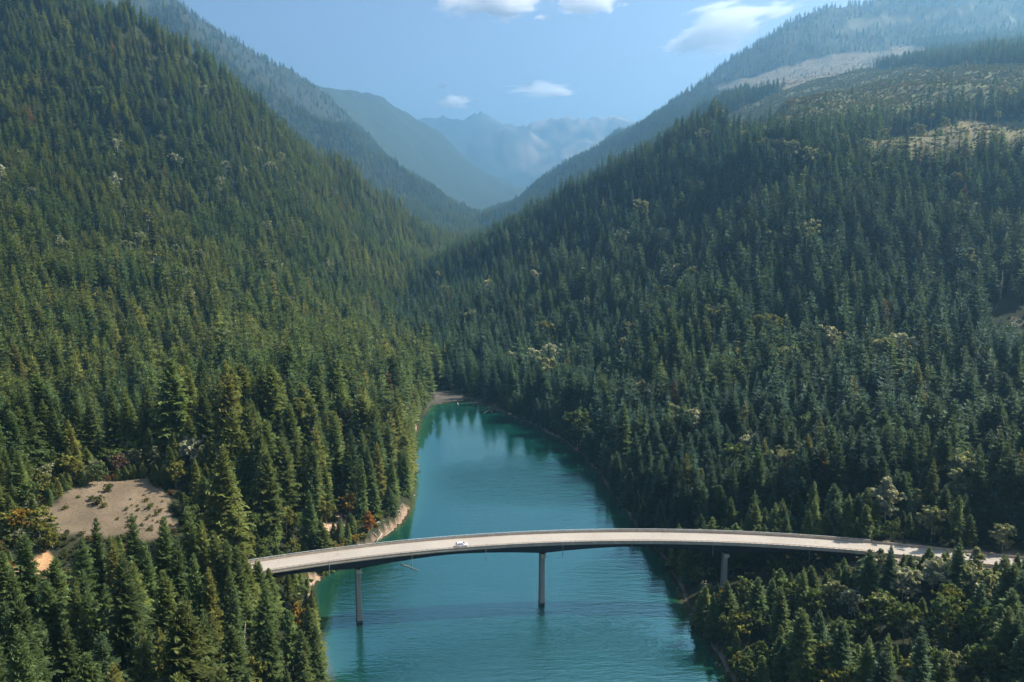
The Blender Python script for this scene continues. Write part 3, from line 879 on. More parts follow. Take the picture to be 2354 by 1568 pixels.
# ------------------------------------------------------------------ the white car on the near lane
def make_car():
    car = tag(bpy.data.objects.new("parked_car", None), "small white hatchback driving across the bridge deck", "car")
    car.name = "white_hatchback"
    COL.objects.link(car)
    L2 = 2.2
    # lower body: stations along x with (half width, bottom, top)
    st = [(-2.2, .70, .42, .86), (-2.12, .80, .30, .98), (-1.6, .87, .24, 1.0), (-0.6, .89, .22, .98), (0.5, .89, .22, .96), (1.1, .87, .24, .94), (1.7, .83, .26, .82), (2.08, .74, .32, .70), (2.2, .62, .40, .58)]
    def section(x, w, z0, z1):
        zm = z0 + (z1 - z0) * .55
        return [(x, -w * .9, z0), (x, -w, zm), (x, -w * .96, z1 - .06), (x, -w * .86, z1), (x, w * .86, z1), (x, w * .96, z1 - .06), (x, w, zm), (x, w * .9, z0)]
    def loft(stn, fn):
        vs = [p for s in stn for p in fn(*s)]
        n = len(fn(*stn[0]))
        fs = [(i * n + k, (i + 1) * n + k, (i + 1) * n + (k + 1) % n, i * n + (k + 1) % n) for i in range(len(stn) - 1) for k in range(n)]
        fs += [tuple(range(n)), tuple((len(stn) - 1) * n + k for k in range(n - 1, -1, -1))]
        return vs, fs
    b = MB(); b.add(*loft(st, section))
    body = b.build("body", M['carpaint'], car, True)
    cabst = [(-2.1, .74, .9, 1.02), (-1.85, .74, .9, 1.42), (-1.45, .72, .9, 1.54), (-0.6, .71, .9, 1.58), (0.1, .70, .9, 1.53), (0.55, .72, .9, 1.32), (1.15, .76, .9, .95)]
    def csec(x, w, z0, z1):
        return [(x, -w * 1.08, z0), (x, -w * 1.0, z0 + (z1 - z0) * .5), (x, -w * .88, z1 - .05), (x, -w * .74, z1), (x, w * .74, z1), (x, w * .88, z1 - .05), (x, w * 1.0, z0 + (z1 - z0) * .5), (x, w * 1.08, z0)]
    b = MB(); b.add(*loft(cabst, csec))
    b.build("roof", M['carpaint'], car, True)
    for s in (-1, 1):
        b = MB()
        quad = lambda P, d: b.add([(x, s * (y + d), z) for x, y, z in P] + [(x, s * (y - .02), z) for x, y, z in P], [(0, 1, 2, 3), (7, 6, 5, 4), (0, 4, 5, 1), (1, 5, 6, 2), (2, 6, 7, 3), (3, 7, 4, 0)])
        quad([(-1.55, .785, 1.0), (-.45, .785, 1.0), (-.45, .68, 1.45), (-1.45, .68, 1.42)], .025)
        quad([(-.38, .785, 1.0), (.78, .80, 1.0), (.22, .69, 1.42), (-.38, .68, 1.45)], .025)
        b.build("side_window", M['glass'], car)
    b = MB()
    b.add([(1.12, -.66, 1.0), (1.12, .66, 1.0), (.30, .56, 1.48), (.30, -.56, 1.48), (1.05, -.66, .95), (1.05, .66, .95), (.22, .56, 1.42), (.22, -.56, 1.42)],
          [(0, 1, 2, 3), (7, 6, 5, 4), (0, 4, 5, 1), (1, 5, 6, 2), (2, 6, 7, 3), (3, 7, 4, 0)])
    b.build("windscreen", M['glass'], car)
    b = MB()
    b.add([(-2.12, -.6, 1.06), (-2.12, .6, 1.06), (-1.86, .54, 1.44), (-1.86, -.54, 1.44), (-2.05, -.6, 1.04), (-2.05, .6, 1.04), (-1.78, .54, 1.42), (-1.78, -.54, 1.42)],
          [(0, 1, 2, 3), (7, 6, 5, 4), (0, 4, 5, 1), (1, 5, 6, 2), (2, 6, 7, 3), (3, 7, 4, 0)])
    b.build("rear_window", M['glass'], car)
    for x in (-1.38, 1.35):
        for s in (-1, 1):
            b = MB()
            b.tube([(x, s * .66, .33), (x, s * .70, .33), (x, s * .88, .33), (x, s * .90, .33)], [.27, .33, .33, .28], 18)
            w = b.build("wheel", M['tyre'], car)
            b = MB()
            b.tube([(x, s * .89, .33), (x, s * .915, .33)], [.21, .19], 12)
            b.build("rim", M['rim'], w)
    for s in (-1, 1):
        b = MB(); b.box((2.02, s * .60, .68), (.14, .13, .07)); b.build("headlight", M['lampwhite'], car, bevel=.02)
        b = MB(); b.box((-2.13, s * .66, .86), (.06, .11, .14)); b.build("tail_light", M['lampred'], car, bevel=.02)
        b = MB(); b.box((.72, s * .97, .98), (.08, .10, .07)); b.build("wing_mirror", M['carpaint'], car, bevel=.02)
    return car
car = make_car()
a = ang_px(1062, 1257)
f = bframe(a)
car.location = f[0] + f[1] * (-2.1) + Vector((0, 0, 0.005))
car.rotation_euler = (0, 0, -a)
# ------------------------------------------------------------------ tree shapes (unit height, scaled per tree)
def leaf_mesh(name, V, Fc, var, mat):
    """V (n,3), Fc list of arrays (m,k) of one size k, var (n,3) colour multiplier"""
    me = mesh_np(name, V, Fc, mat)
    a = me.color_attributes.new("leafvar", 'FLOAT_COLOR', 'POINT')
    a.data.foreach_set("color", np.c_[var, np.ones(len(var))].astype(np.float32).ravel())
    return me

def conifer_arrays(seed, levels, per, rad, t0, power, droop, twigs, gap=0.0, ragged=0.25):
    g = np.random.default_rng(seed)
    V, Fq, C = [], [], []
    lean = g.normal(0, 0.006, 2)
    for i in range(levels):
        t = t0 + (1 - t0) * (i + g.uniform(-.3, .3)) / (levels - 0.3)
        t = min(max(t, t0), 0.992)
        k0 = g.uniform(0, 6.28)
        side_amp = 1 + 0.18 * math.sin(i * 1.7 + seed)
        for j in range(per):
            if g.random() < gap:
                continue
            a = k0 + 6.283 * j / per + g.normal(0, .25)
            rel = (1 - t) / (1 - t0)
            L = rad * (rel ** power * (1 - 0.25 * max(0, rel - .8) / .2) + 0.03) * g.uniform(1 - ragged, 1 + ragged * .6) * side_amp
            el = R(38) * (1 - rel) ** 1.5 - R(droop) * rel + g.normal(0, .08)
            dx, dy = math.cos(a), math.sin(a)
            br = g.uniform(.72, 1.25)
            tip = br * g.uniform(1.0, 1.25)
            base = len(V)
            ss = np.array([0.08, .4, .72, 1.0])
            w = L * np.array([.09, .21, .17, .02])
            zz = t + L * (ss * math.sin(el) - 0.28 * ss ** 2 * rel + .10 * ss ** 3)
            xx = ss * L * math.cos(el)
            sag = L * .10
            for q in range(4):
                for sg in (-1, 1):
                    V.append((lean[0] * t * 3 + dx * xx[q] - dy * w[q] * sg, lean[1] * t * 3 + dy * xx[q] + dx * w[q] * sg, zz[q] - sag * (0.7 if q < 3 else .1) * g.uniform(.3, 1.2)))
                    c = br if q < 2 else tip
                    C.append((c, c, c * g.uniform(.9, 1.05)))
            # spine ridge: lift the middle by splitting along the axis
            for q in range(3):
                Fq.append((base + 2 * q, base + 2 * q + 1, base + 2 * q + 3, base + 2 * q + 2))
            for q in range(twigs):
                s = g.uniform(.25, .95)
                sg = -1 if q % 2 else 1
                tl = L * g.uniform(.28, .5) * (1.1 - .55 * s)
                px_, py_, pz_ = dx * s * L * math.cos(el), dy * s * L * math.cos(el), t + L * (s * math.sin(el) - .28 * s * s * rel + .1 * s ** 3)
                px_, py_ = px_ + lean[0] * t * 3, py_ + lean[1] * t * 3
                ta = a + sg * g.uniform(.6, 1.2)
                ex, ey = math.cos(ta) * tl, math.sin(ta) * tl
                hz = -tl * g.uniform(.15, .75)
                n = len(V)
                wd = tl * .22
                V.extend([(px_ - dx * wd, py_ - dy * wd, pz_), (px_ + dx * wd, py_ + dy * wd, pz_ + .0), (px_ + ex * .7 + dx * wd, py_ + ey * .7 + dy * wd, pz_ + hz * .6), (px_ + ex, py_ + ey, pz_ + hz)])
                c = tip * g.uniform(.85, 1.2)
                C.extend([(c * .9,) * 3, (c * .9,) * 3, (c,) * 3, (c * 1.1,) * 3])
                Fq.append((n, n + 1, n + 2, n + 3))
    return np.array(V), np.array(Fq), np.array(C)

def trunk_arrays(r0, top=0.97, n=6):
    hs = [-.06, 0.02, .3, .65, top]
    rs = [r0 * 1.25, r0, r0 * .75, r0 * .4, r0 * .06]
    V = [(math.cos(2 * math.pi * k / n) * r, math.sin(2 * math.pi * k / n) * r, h) for h, r in zip(hs, rs) for k in range(n)]
    Fq = [(i * n + k, i * n + (k + 1) % n, (i + 1) * n + (k + 1) % n, (i + 1) * n + k) for i in range(4) for k in range(n)]
    return np.array(V), np.array(Fq)

def joined(name, crown, trunk, mats):
    Vc, Fc, C = crown
    Vt, Ft = trunk
    me = mesh_np(name, np.r_[Vc, Vt], np.r_[Fc, Ft + len(Vc)], mats)
    me.polygons.foreach_set("material_index", np.r_[np.zeros(len(Fc), np.int32), np.ones(len(Ft), np.int32)])
    a = me.color_attributes.new("leafvar", 'FLOAT_COLOR', 'POINT')
    a.data.foreach_set("color", np.c_[np.r_[C, np.ones((len(Vt), 3))], np.ones(len(Vc) + len(Vt))].astype(np.float32).ravel())
    return me

#            rad   t0   power droop gap ragged
SPECIES = [(.155, .06, .66, 22, .06, .36),     # spruce
           (.125, .10, .58, 28, .08, .38),     # slim fir
           (.195, .04, .74, 14, .08, .36),     # broad douglas fir
           (.150, .22, .50, 8, .24, .52),      # open, long bare stem
           (.170, .03, .80, 34, .05, .28),     # cedar
           (.130, .30, .45, 10, .22, .52)]     # old lean tree
HI, LO, TR = [], [], []
for k, (rad, t0, pw_, dr_, gp, rg) in enumerate(SPECIES):
    HI.append(conifer_arrays(100 + k, 66, 8, rad, t0, pw_, dr_, 9, gp, rg))
    LO.append(conifer_arrays(200 + k, 34, 7, rad, t0, pw_, dr_, 3, gp, rg))
    TR.append(trunk_arrays(.0115))
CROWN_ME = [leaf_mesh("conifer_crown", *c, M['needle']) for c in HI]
TRUNK_ME = [mesh_np("conifer_trunk", *t, M['bark'], True) for t in TR]

def limb_tree(seed, bare=.35, spread=.26, nl=9, clumps=60, leaves=34, leafsize=.022, trunk_r=.012, forks=1, round_=1.0):
    """broadleaf: trunk with forking limbs (MB) and leaves in clumps (arrays); unit height"""
    g = np.random.default_rng(seed)
    b = MB()
    tips = []
    stems = []
    for s in range(forks):
        ax, ay = (g.normal(0, .03), g.normal(0, .03)) if forks == 1 else (math.cos(6.28 * s / forks + seed) * .09, math.sin(6.28 * s / forks + seed) * .09)
        top = .93 - .08 * s
        pts = [(0, 0, -.05), (ax * .15, ay * .15, bare * .6), (ax * .7 + g.normal(0, .01), ay * .7 + g.normal(0, .01), bare + (top - bare) * .45), (ax + g.normal(0, .02), ay, top)]
        b.tube(pts, [trunk_r * 1.3, trunk_r, trunk_r * .6, trunk_r * .15], 6)
        stems.append(pts)
        for i in range(nl):
            f_ = (i + .5) / nl
            h = bare + (top - bare) * f_ * .92
            q = np.array([np.interp(h, [p[2] for p in pts], [p[c] for p in pts]) for c in range(2)] + [h])
            a = i * 2.4 + g.uniform(-.4, .4)
            prof = math.sin(math.pi * min(1, (.18 + .80 * f_))) ** .7 if round_ >= 1 else (1 - f_) ** .8 + .1
            L = spread * prof * g.uniform(.75, 1.2)
            e = q + np.array([math.cos(a) * L, math.sin(a) * L, L * g.uniform(.25, .9)])
            mid = (q + e) / 2 + np.array([0, 0, -L * .06])
            b.tube([q, mid, e], [trunk_r * .42, trunk_r * .28, trunk_r * .1], 4, False)
            tips += [(e, L), (mid * .4 + e * .6, L), (mid, L * .7)]
    V, Fq, C = [], [], []
    for c in range(clumps):
        e, L = tips[g.integers(len(tips))]
        ctr = e + g.normal(0, .30 * L + .012, 3) * np.array([1, 1, .8])
        br = g.uniform(.65, 1.3)
        r = g.uniform(.035, .065) * (spread / .26)
        for k in range(leaves):
            d = g.normal(0, 1, 3)
            d /= np.linalg.norm(d)
            p = ctr + d * r * g.uniform(.35, 1.0) * np.array([1, 1, .75])
            n = d + g.normal(0, .6, 3)
            u = np.cross(n, g.normal(0, 1, 3)); u /= np.linalg.norm(u)
            w = np.cross(n, u); w /= np.linalg.norm(w)
            s = leafsize * g.uniform(.6, 1.3)
            m = len(V)
            V += [p - u * s, p + w * s * .75, p + u * s, p - w * s * .75]
            x = br * g.uniform(.8, 1.25)
            C += [(x, x, x)] * 4
            Fq.append((m, m + 1, m + 2, m + 3))
    return b, (np.array(V), np.array(Fq), np.array(C))

LEAFY = [limb_tree(5, .26, .24, 11, 130, 38, .027), limb_tree(6, .38, .22, 9, 95, 36, .027, .012, 2), limb_tree(8, .55, .15, 8, 64, 34, .024, .009), limb_tree(9, .16, .20, 13, 140, 34, .025, .013, 1, .5), limb_tree(12, .46, .26, 9, 90, 36, .028, .013, 2)]
LEAFY_CROWN = [leaf_mesh("leafy_crown", *l[1], M['leaf']) for l in LEAFY]
def mb_mesh(b, name, mat):
    return mesh_np(name, b.v, b.f, mat, True)
LEAFY_TRUNK = [mb_mesh(l[0], "leafy_trunk", M['palebark']) for l in LEAFY]
SHRUB = [limb_tree(21, .08, .5, 9, 64, 30, .062, .02, 3), limb_tree(22, .06, .40, 10, 70, 30, .058, .02, 2), limb_tree(23, .08, .6, 8, 60, 30, .066, .02, 3)]
SHRUB_CROWN = [leaf_mesh("shrub_foliage", *s[1], M['leaf']) for s in SHRUB]
SHRUB_STEM = [mb_mesh(s[0], "shrub_stems", M['bark']) for s in SHRUB]

# ------------------------------------------------------------------ where trees grow
def allowed(x, y):
    z = tz(x, y)
    ok = z > np.where((x < 0) & (y > 285) & (y < 440), 2.6, .8)
    for poly, keep in ((KNOLL, 0.0), (BANK, 0.0), (LEFTCUT, .12), (CUT1, .03), (CUT2, .05), (CUT3, .03), (CUT4, .05), (CUT5, 0.0)):
        m = in_poly(x, y, poly)
        ok &= ~m | (RNG.random(len(x)) < keep)
    dapp = np.minimum(dist_line(x, y, RIGHT_LINE), dist_line(x, y, LEFT_LINE))
    ok &= dapp > 7.8
    ok &= dist_line(x, y, BRIDGE_LINE) > 8.5
    return ok, z

def jittered(r0, r1, cell, amax=R(41), seed=0):
    g = np.random.default_rng(seed)
    X = r1 * math.sin(amax)
    nx, ny = int(2 * X / cell), int(r1 / cell)
    ix, iy = np.meshgrid(np.arange(nx), np.arange(ny), indexing='ij')
    x = (ix + g.uniform(0, 1, ix.shape)) * cell - X
    y = (iy + g.uniform(0, 1, ix.shape)) * cell
    x, y = x.ravel(), y.ravel()
    r, t = np.hypot(x, y), np.abs(np.arctan2(x, y))
    m = (r >= r0) & (r < r1) & (t < amax)
    return x[m], y[m]

xs, ys = [], []
for r0, r1, cell, s in ((120, 520, 7.0, 1), (520, 950, 8.2, 2), (950, 1700, 9.2, 3), (1700, 2900, 10.4, 4), (2900, 5400, 13.0, 5)):
    x, y = jittered(r0, r1, cell, R(44) if r0 < 500 else R(39), s)
    xs.append(x); ys.append(y)
for x0, x1, y0, y1, cell in ((60, 260, 165, 345, 4.6), (-270, -60, 262, 352, 5.4)):
    g = np.random.default_rng(int(x1) + 400)
    k_ = int((x1 - x0) * (y1 - y0) / cell ** 2 * .75)
    xs.append(g.uniform(x0, x1, k_)); ys.append(g.uniform(y0, y1, k_))
tx, ty = np.concatenate(xs), np.concatenate(ys)
ok, tzv = allowed(tx, ty)
dens = fbm(tx / 45, ty / 45, 3, 201)
ok &= (dens > 0.30) | (RNG.random(len(tx)) < .35)
ok &= ~((tx < 0) & (np.hypot(tx, ty) < 262) & (RNG.random(len(tx)) < .3))
ok &= ~((tzv > 690) & (np.hypot(tx, ty) > 3800) & (RNG.random(len(tx)) < .85))
tx, ty, tzv = tx[ok], ty[ok], tzv[ok]
tr = np.hypot(tx, ty)
n = len(tx)
left = tx < np.interp(ty, [0, 250, 450, 640, 1000, 1400, 2100], [10, 10, 0, -50, -160, -140, -110])
th_ = RNG.normal(32, 5.5, n) * (0.78 + 0.44 * fbm(tx / 70, ty / 70, 3, 301))
th_ = np.where(left, th_ * 1.04, th_ * .95)
th_ = np.where((tr < 300) & left, th_ * 1.16, th_)
nearR = (~left) & (tr < 330)
th_ = np.where(nearR, np.clip(RNG.normal(17, 5, n), 6, 28), th_)
shore = np.minimum(dist_line(tx, ty, LS), dist_line(tx, ty, RS))
th_ = np.where((shore < 7) & (tr < 900), th_ * RNG.uniform(.45, .9, n), th_)
th_ = np.where(RNG.random(n) < .26, th_ * RNG.uniform(.42, .8, n), th_)
clear = np.zeros(n, bool)
for poly in (CUT1, CUT2, CUT3, CUT4):
    clear |= in_poly(tx, ty, poly)
th_ = np.where(clear, RNG.uniform(4, 15, n), th_)
# young trees round the knoll and along the road cut stay low
kd = dist_line(tx, ty, KNOLL + KNOLL[:1])
th_ = np.where((kd < 26) & (ty > 272), th_ * RNG.uniform(.35, .62, n), th_)
ld = dist_line(tx, ty, LEFT_LINE + BRIDGE_LINE)
th_ = np.where((ld < 24) & left & (ty > np.interp(tx, [-260, -60], [180, 275])), th_ * RNG.uniform(.4, .7, n), th_)

def cap(mask, vmin):
    """trees grow no taller than where the photograph shows ground, deck or water above them"""
    global th_
    lo, hi = np.full(n, .2), th_.copy()
    for _ in range(14):
        mid = (lo + hi) / 2
        _, v, _ = project(tx, ty, tzv + mid)
        bad = v < vmin
        hi = np.where(bad, mid, hi); lo = np.where(bad, lo, mid)
    th_ = np.where(mask, np.minimum(th_, lo), th_)
u0, v0, _ = project(tx, ty, tzv)
infront = (ty < np.interp(tx, [p[0] for p in BRIDGE_LINE], [p[1] for p in BRIDGE_LINE])) & (tr < 300)
deck_v = np.interp(u0, [500, 556, 640, 716, 822, 912, 1107, 1247, 1440, 1562, 1668, 1776, 1900, 2009, 2120, 2240, 2354], [1180, 1240, 1318, 1345, 1350, 1350, 1350, 1350, 1350, 1330, 1340, 1300, 1285, 1266, 1252, 1238, 1250])
jit = RNG.uniform(0, 30, n) * np.where(u0 > 1500, 1.6, 1)
cap(infront & (u0 > 540) & (u0 < 2600), deck_v + jit)
cap((tr < 350) & (u0 < 440) & left & ~in_poly(tx, ty, KNOLL), np.interp(u0, [-200, 0, 40, 60, 125, 145, 200, 275, 330, 385, 440], [1180, 1240, 1260, 1320, 1310, 1240, 1250, 1215, 1235, 1225, 1210]) + RNG.uniform(0, 90, n))
cap((tr < 272) & (u0 >= 440) & (u0 < 545) & left, np.interp(u0, [440, 480, 545], [1175, 1195, 1215]) + RNG.uniform(0, 70, n))
r5 = float(np.mean([math.hypot(*p) for p in CUT5]))
cap(~left & (u0 > 2265) & (u0 < 2440) & (tr > 330) & (tr < r5), 722 + RNG.uniform(0, 45, n))
# ------------------------------------------------------------------ broadleaf trees, each measured by its top in the photograph
PALE, SILV, GREEN, LIME, GOLD, ORNG = (.24, .25, .125), (.36, .36, .25), (.10, .135, .035), (.17, .17, .034), (.30, .19, .03), (.36, .15, .025)
def stand(u, vtop, h, t0=150):
    d = ray(u, 784)
    t = np.exp(np.linspace(math.log(t0), math.log(3000), 5000))
    x, y = d[0] * t, d[1] * t
    z = tz(x, y)
    _, v, _ = project(x, y, z + h)
    ok = (v <= vtop) & (z > .8) & ~((np.hypot(x, y) < 284) & (u > 1500) & (vtop < 1225))
    ok &= np.minimum(dist_line(x, y, RIGHT_LINE), dist_line(x, y, BRIDGE_LINE)) > 9
    k = int(np.argmax(ok))
    return float(x[k]), float(y[k]), float(z[k])

LEAFSPEC = []
def leafy(*q): LEAFSPEC.append(q)
for u, v, h, k, c, look in [(1813, 1020, 16, 1, PALE, "pale rounded"), (1740, 988, 14, 1, SILV, "silvery thin"), (1400, 925, 24, 2, PALE, "tall pale trunked"), (2065, 1083, 22, 3, SILV, "silvery spire shaped"),
                            (2178, 1158, 14, 0, PALE, "pale open crowned"), (2135, 1115, 13, 3, PALE, "pale pointed"), (1540, 652, 18, 2, PALE, "pale slim"), (1608, 935, 15, 0, SILV, "silvery round"),
                            (1567, 928, 13, 0, PALE, "pale leafy"), (1320, 686, 14, 0, PALE, "pale leafy"), (1452, 735, 15, 1, PALE, "pale slim"), (1800, 792, 13, 0, PALE, "pale leafy"), (1860, 950, 15, 0, GREEN, "light green"),
                            (2230, 1040, 10, 0, PALE, "pale leafy"), (1705, 1010, 16, 0, GREEN, "light green"), (1330, 955, 17, 0, GREEN, "light green"), (1910, 745, 14, 0, SILV, "silvery round"), (2030, 770, 14, 0, PALE, "pale leafy"),
                            (2075, 760, 12, 0, SILV, "silvery round"), (1230, 800, 14, 0, SILV, "silvery round"), (1480, 870, 15, 1, PALE, "pale slim"), (2080, 1195, 9, 0, GREEN, "light green"), (2290, 1090, 11, 0, PALE, "pale leafy")]:
    leafy(u, v, max(h, 25) if v < 1080 else h, k, c, look, "on the dark hillside across the lake")
for zx, zy in [(1385, 650), (1200, 670), (1270, 750), (1130, 745), (1160, 680), (1400, 780), (1600, 750), (1640, 755), (1685, 690), (1780, 715), (1870, 630), (2080, 675), (2295, 645), (800, 850), (1180, 820), (1310, 850), (590, 800), (980, 905), (870, 860), (720, 850)]:
    leafy(1471 + .375 * zx, .375 * zy, random.uniform(19, 26), 2 if zy < 800 else 4, PALE, "bare stemmed pale aspen like", "beside the upper right clearing")
for zx, zy in [(1085, 710), (1220, 740), (975, 790), (790, 910), (1385, 745), (325, 395), (1365, 150), (1405, 170), (290, 110), (1675, 310), (1720, 205), (1405, 1145), (1785, 945), (1415, 970), (1690, 1250), (1340, 1240), (965, 40)]:
    leafy(.3128 * zx, 306.6 + .3128 * zy, random.uniform(17, 23), random.choice((1, 2, 4)), random.choice((PALE, SILV)), "pale crowned", "among conifers of the left mountainside")
for zx, zy, h, k, c, look in [(325, 165, 13, 3, PALE, "pale pointed"), (670, 215, 13, 3, SILV, "silvery pointed"), (815, 240, 13, 3, PALE, "pale pointed"), (460, 185, 13, 0, PALE, "pale leafy"), (1022, 195, 19, 1, SILV, "white stemmed birch like"),
                              (925, 340, 12, 0, LIME, "yellow green bushy"), (1195, 415, 12, 0, PALE, "pale leafy"), (135, 170, 13, 0, PALE, "pale leafy"), (230, 260, 11, 0, GREEN, "light green bushy"), (120, 600, 12, 0, LIME, "yellow green bushy"), (190, 700, 9, 0, LIME, "yellow green bushy"),
                              (90, 440, 12, 0, GREEN, "light green bushy"), (600, 300, 10, 0, (.12, .075, .05), "brownish bushy"), (20, 590, 11, 0, GOLD, "golden bushy")]:
    leafy(.4136 * zx, 919.7 + .4136 * zy, h, k, c, look, "round the bare earth knoll")
for u, v, h, k, c, look in [(303, 1300, 19, 0, ORNG, "orange autumn"), (318, 1355, 15, 0, GOLD, "golden autumn"), (680, 1105, 15, 3, GOLD, "golden"), (560, 1175, 12, 0, GREEN, "light green"), (600, 1190, 13, 0, GREEN, "light green bushy"), (640, 1165, 12, 0, LIME, "yellow green"),
                            (652, 1240, 9, 0, LIME, "yellow green"), (585, 1235, 9, 0, GREEN, "light green"), (835, 1170, 12, 3, ORNG, "orange brown"), (790, 1130, 13, 0, GOLD, "golden"), (735, 1150, 12, 0, LIME, "yellow green"), (655, 1380, 12, 3, GOLD, "golden"), (590, 1395, 12, 0, GREEN, "light green"), (730, 1420, 16, 3, LIME, "yellow green"), (540, 1500, 14, 0, LIME, "yellow green")]:
    leafy(u, v, h, k, c, look, "on the left bank by the bridge")
for u, v, h, k, c, look in [(2120, 1295, 14, 0, SILV, "silvery"), (2190, 1275, 14, 0, SILV, "silvery"), (2260, 1290, 13, 0, PALE, "pale"), (2310, 1300, 15, 0, PALE, "pale"), (1960, 1330, 11, 0, PALE, "pale"), (2000, 1350, 11, 0, SILV, "silvery"), (2130, 1380, 14, 0, GREEN, "light green"), (2220, 1370, 15, 4, GREEN, "light green"), (2290, 1400, 13, 0, GREEN, "light green"),
                            (1740, 1330, 10, 0, GREEN, "light green"), (1850, 1335, 12, 0, GREEN, "light green"), (1690, 1345, 9, 3, ORNG, "orange brown"), (1770, 1345, 9, 3, GOLD, "golden"), (1900, 1350, 11, 0, GREEN, "light green"), (2060, 1255, 9, 3, PALE, "pale"), (2290, 1250, 11, 3, PALE, "pale"), (2350, 1235, 12, 0, PALE, "pale")]:
    leafy(u, v, h, k, c, look, "on the right bank below the road")
g_ = np.random.default_rng(5)
for _ in range(26):
    leafy(float(g_.uniform(1720, 2354)), float(g_.uniform(1300, 1540)), float(g_.uniform(9, 14)), int(g_.choice([0, 0, 3])), [GREEN, GREEN, PALE, LIME][g_.integers(4)], "bushy green", "low on the right bank")
for _ in range(24):
    leafy(float(g_.uniform(0, 330)), float(g_.uniform(985, 1075)), float(g_.uniform(8, 13)), int(g_.choice([0, 0, 3])), [GREEN, GREEN, PALE, LIME][g_.integers(4)], "bushy green", "behind the bare earth knoll")
for _ in range(14):
    leafy(float(g_.uniform(400, 700)), float(g_.uniform(1120, 1250)), float(g_.uniform(8, 13)), int(g_.choice([0, 0, 3])), [GREEN, GREEN, LIME, LIME][g_.integers(4)], "bushy green", "between knoll and bridge")
LEAFPOS = [stand(q[0], q[1], q[2]) for q in LEAFSPEC]
g_ = np.random.default_rng(99)
pool = np.where((tr > 430) & (tr < 1500) & (np.abs(u0 - 1177) < 1200) & (th_ > 15))[0]
for i in g_.choice(pool, 95, replace=False):
    c_ = [PALE, SILV, GREEN, LIME, PALE][g_.integers(5)]
    LEAFSPEC.append((float(u0[i]), 0, float(g_.uniform(21, 31)), int(g_.choice([0, 1, 2, 3, 4])), c_, {PALE: "pale", SILV: "silvery", GREEN: "light green", LIME: "yellow green"}[c_],
                     "high on the left mountainside" if left[i] and tr[i] > 800 else "on the left slope above the lake" if left[i] else "high on the right hillside" if tr[i] > 750 else "on the right slope above the lake"))
    LEAFPOS.append((float(tx[i]), float(ty[i]), float(tzv[i])))
# tall conifers that shape the skyline of the near left bank, measured by their tops
HERO = [(274, 1175, 37), (343, 1184, 36), (409, 1165, 37), (443, 1194, 35), (472, 1212, 35), (510, 1250, 33), (269, 1280, 33), (386, 1358, 31), (443, 1405, 30), (500, 1345, 30), (178, 1189, 34), (145, 1234, 34), (223, 1226, 33), (12, 1230, 35), (35, 1416, 31), (97, 1420, 31), (141, 1391, 31),
        (265, 1432, 29), (323, 1441, 29), (488, 1240, 33), (495, 1300, 31), (575, 1350, 25), (128, 1345, 32), (152, 1350, 31), (310, 1240, 33), (375, 1230, 34), (500, 1440, 28), (590, 1420, 24), (640, 1400, 22), (668, 1440, 21), (700, 1470, 20), (728, 1415, 21), (-30, 1300, 33), (60, 1330, 31), (200, 1340, 32), (455, 1300, 31), (345, 1310, 32), (415, 1270, 34),
        (2040, 1262, 20), (2085, 1250, 21), (2250, 1235, 22), (1700, 1335, 17), (1660, 1375, 17), (1765, 1325, 19), (1830, 1345, 19), (1880, 1300, 18), (2050, 1460, 22), (1980, 1430, 21), (1930, 1400, 21), (2180, 1440, 23), (2300, 1330, 21), (1640, 1420, 15)]
HPOS = [stand(*q) for q in HERO]
def shore_row(pts, sgn, ranges, step):
    for (x1, y1), (x2, y2) in zip(pts[:-1], pts[1:]):
        L_ = math.hypot(x2 - x1, y2 - y1)
        for q in range(max(1, int(L_ / step))):
            t = (q + random.random()) / max(1, int(L_ / step))
            x, y = x1 + (x2 - x1) * t + sgn * random.uniform(1.6, 4.5), y1 + (y2 - y1) * t
            for ya, yb, ha, hb in ranges:
                if ya < y < yb and float(tz(x, y)) > .1:
                    HERO.append((0, 0, random.uniform(ha, hb))); HPOS.append((x, y, float(tz(x, y))))
shore_row(LS, -1, [(190, 262, 11, 19), (392, 600, 15, 27)], 3.6)
shore_row(RS, 1, [(295, 590, 9, 20), (180, 262, 6, 12)], 3.8)

# room for the measured trees: nothing right beside them, nothing tall just in front of them
for (x, y, z), hh, rad_ in [(p, q[2], 5.0) for p, q in zip(LEAFPOS, LEAFSPEC)] + [(p, q[2], 4.2) for p, q in zip(HPOS, HERO)]:
    dx, dy = tx - x, ty - y
    r_ = math.hypot(x, y)
    fw, sd_ = (dx * x + dy * y) / r_, (dx * y - dy * x) / r_
    th_ = np.where(np.hypot(dx, dy) < rad_, 0, th_)
    th_ = np.where((np.abs(sd_) < rad_ * .9) & (fw < 0) & (fw > -20), np.minimum(th_, hh * .5 + (-fw) * .15), th_)
tx = np.r_[tx, [p[0] for p in HPOS]]; ty = np.r_[ty, [p[1] for p in HPOS]]; tzv = np.r_[tzv, [p[2] for p in HPOS]]
th_ = np.r_[th_, [q[2] for q in HERO]]; tr = np.hypot(tx, ty)
left = np.r_[left, [p[0] < 0 for p in HPOS]]; shore = np.r_[shore, np.full(len(HPOS), 20.)]
n = len(tx)
clear = np.zeros(n, bool)
for poly in (CUT1, CUT2, CUT3, CUT4):
    clear |= in_poly(tx, ty, poly)
good = th_ > 2.6
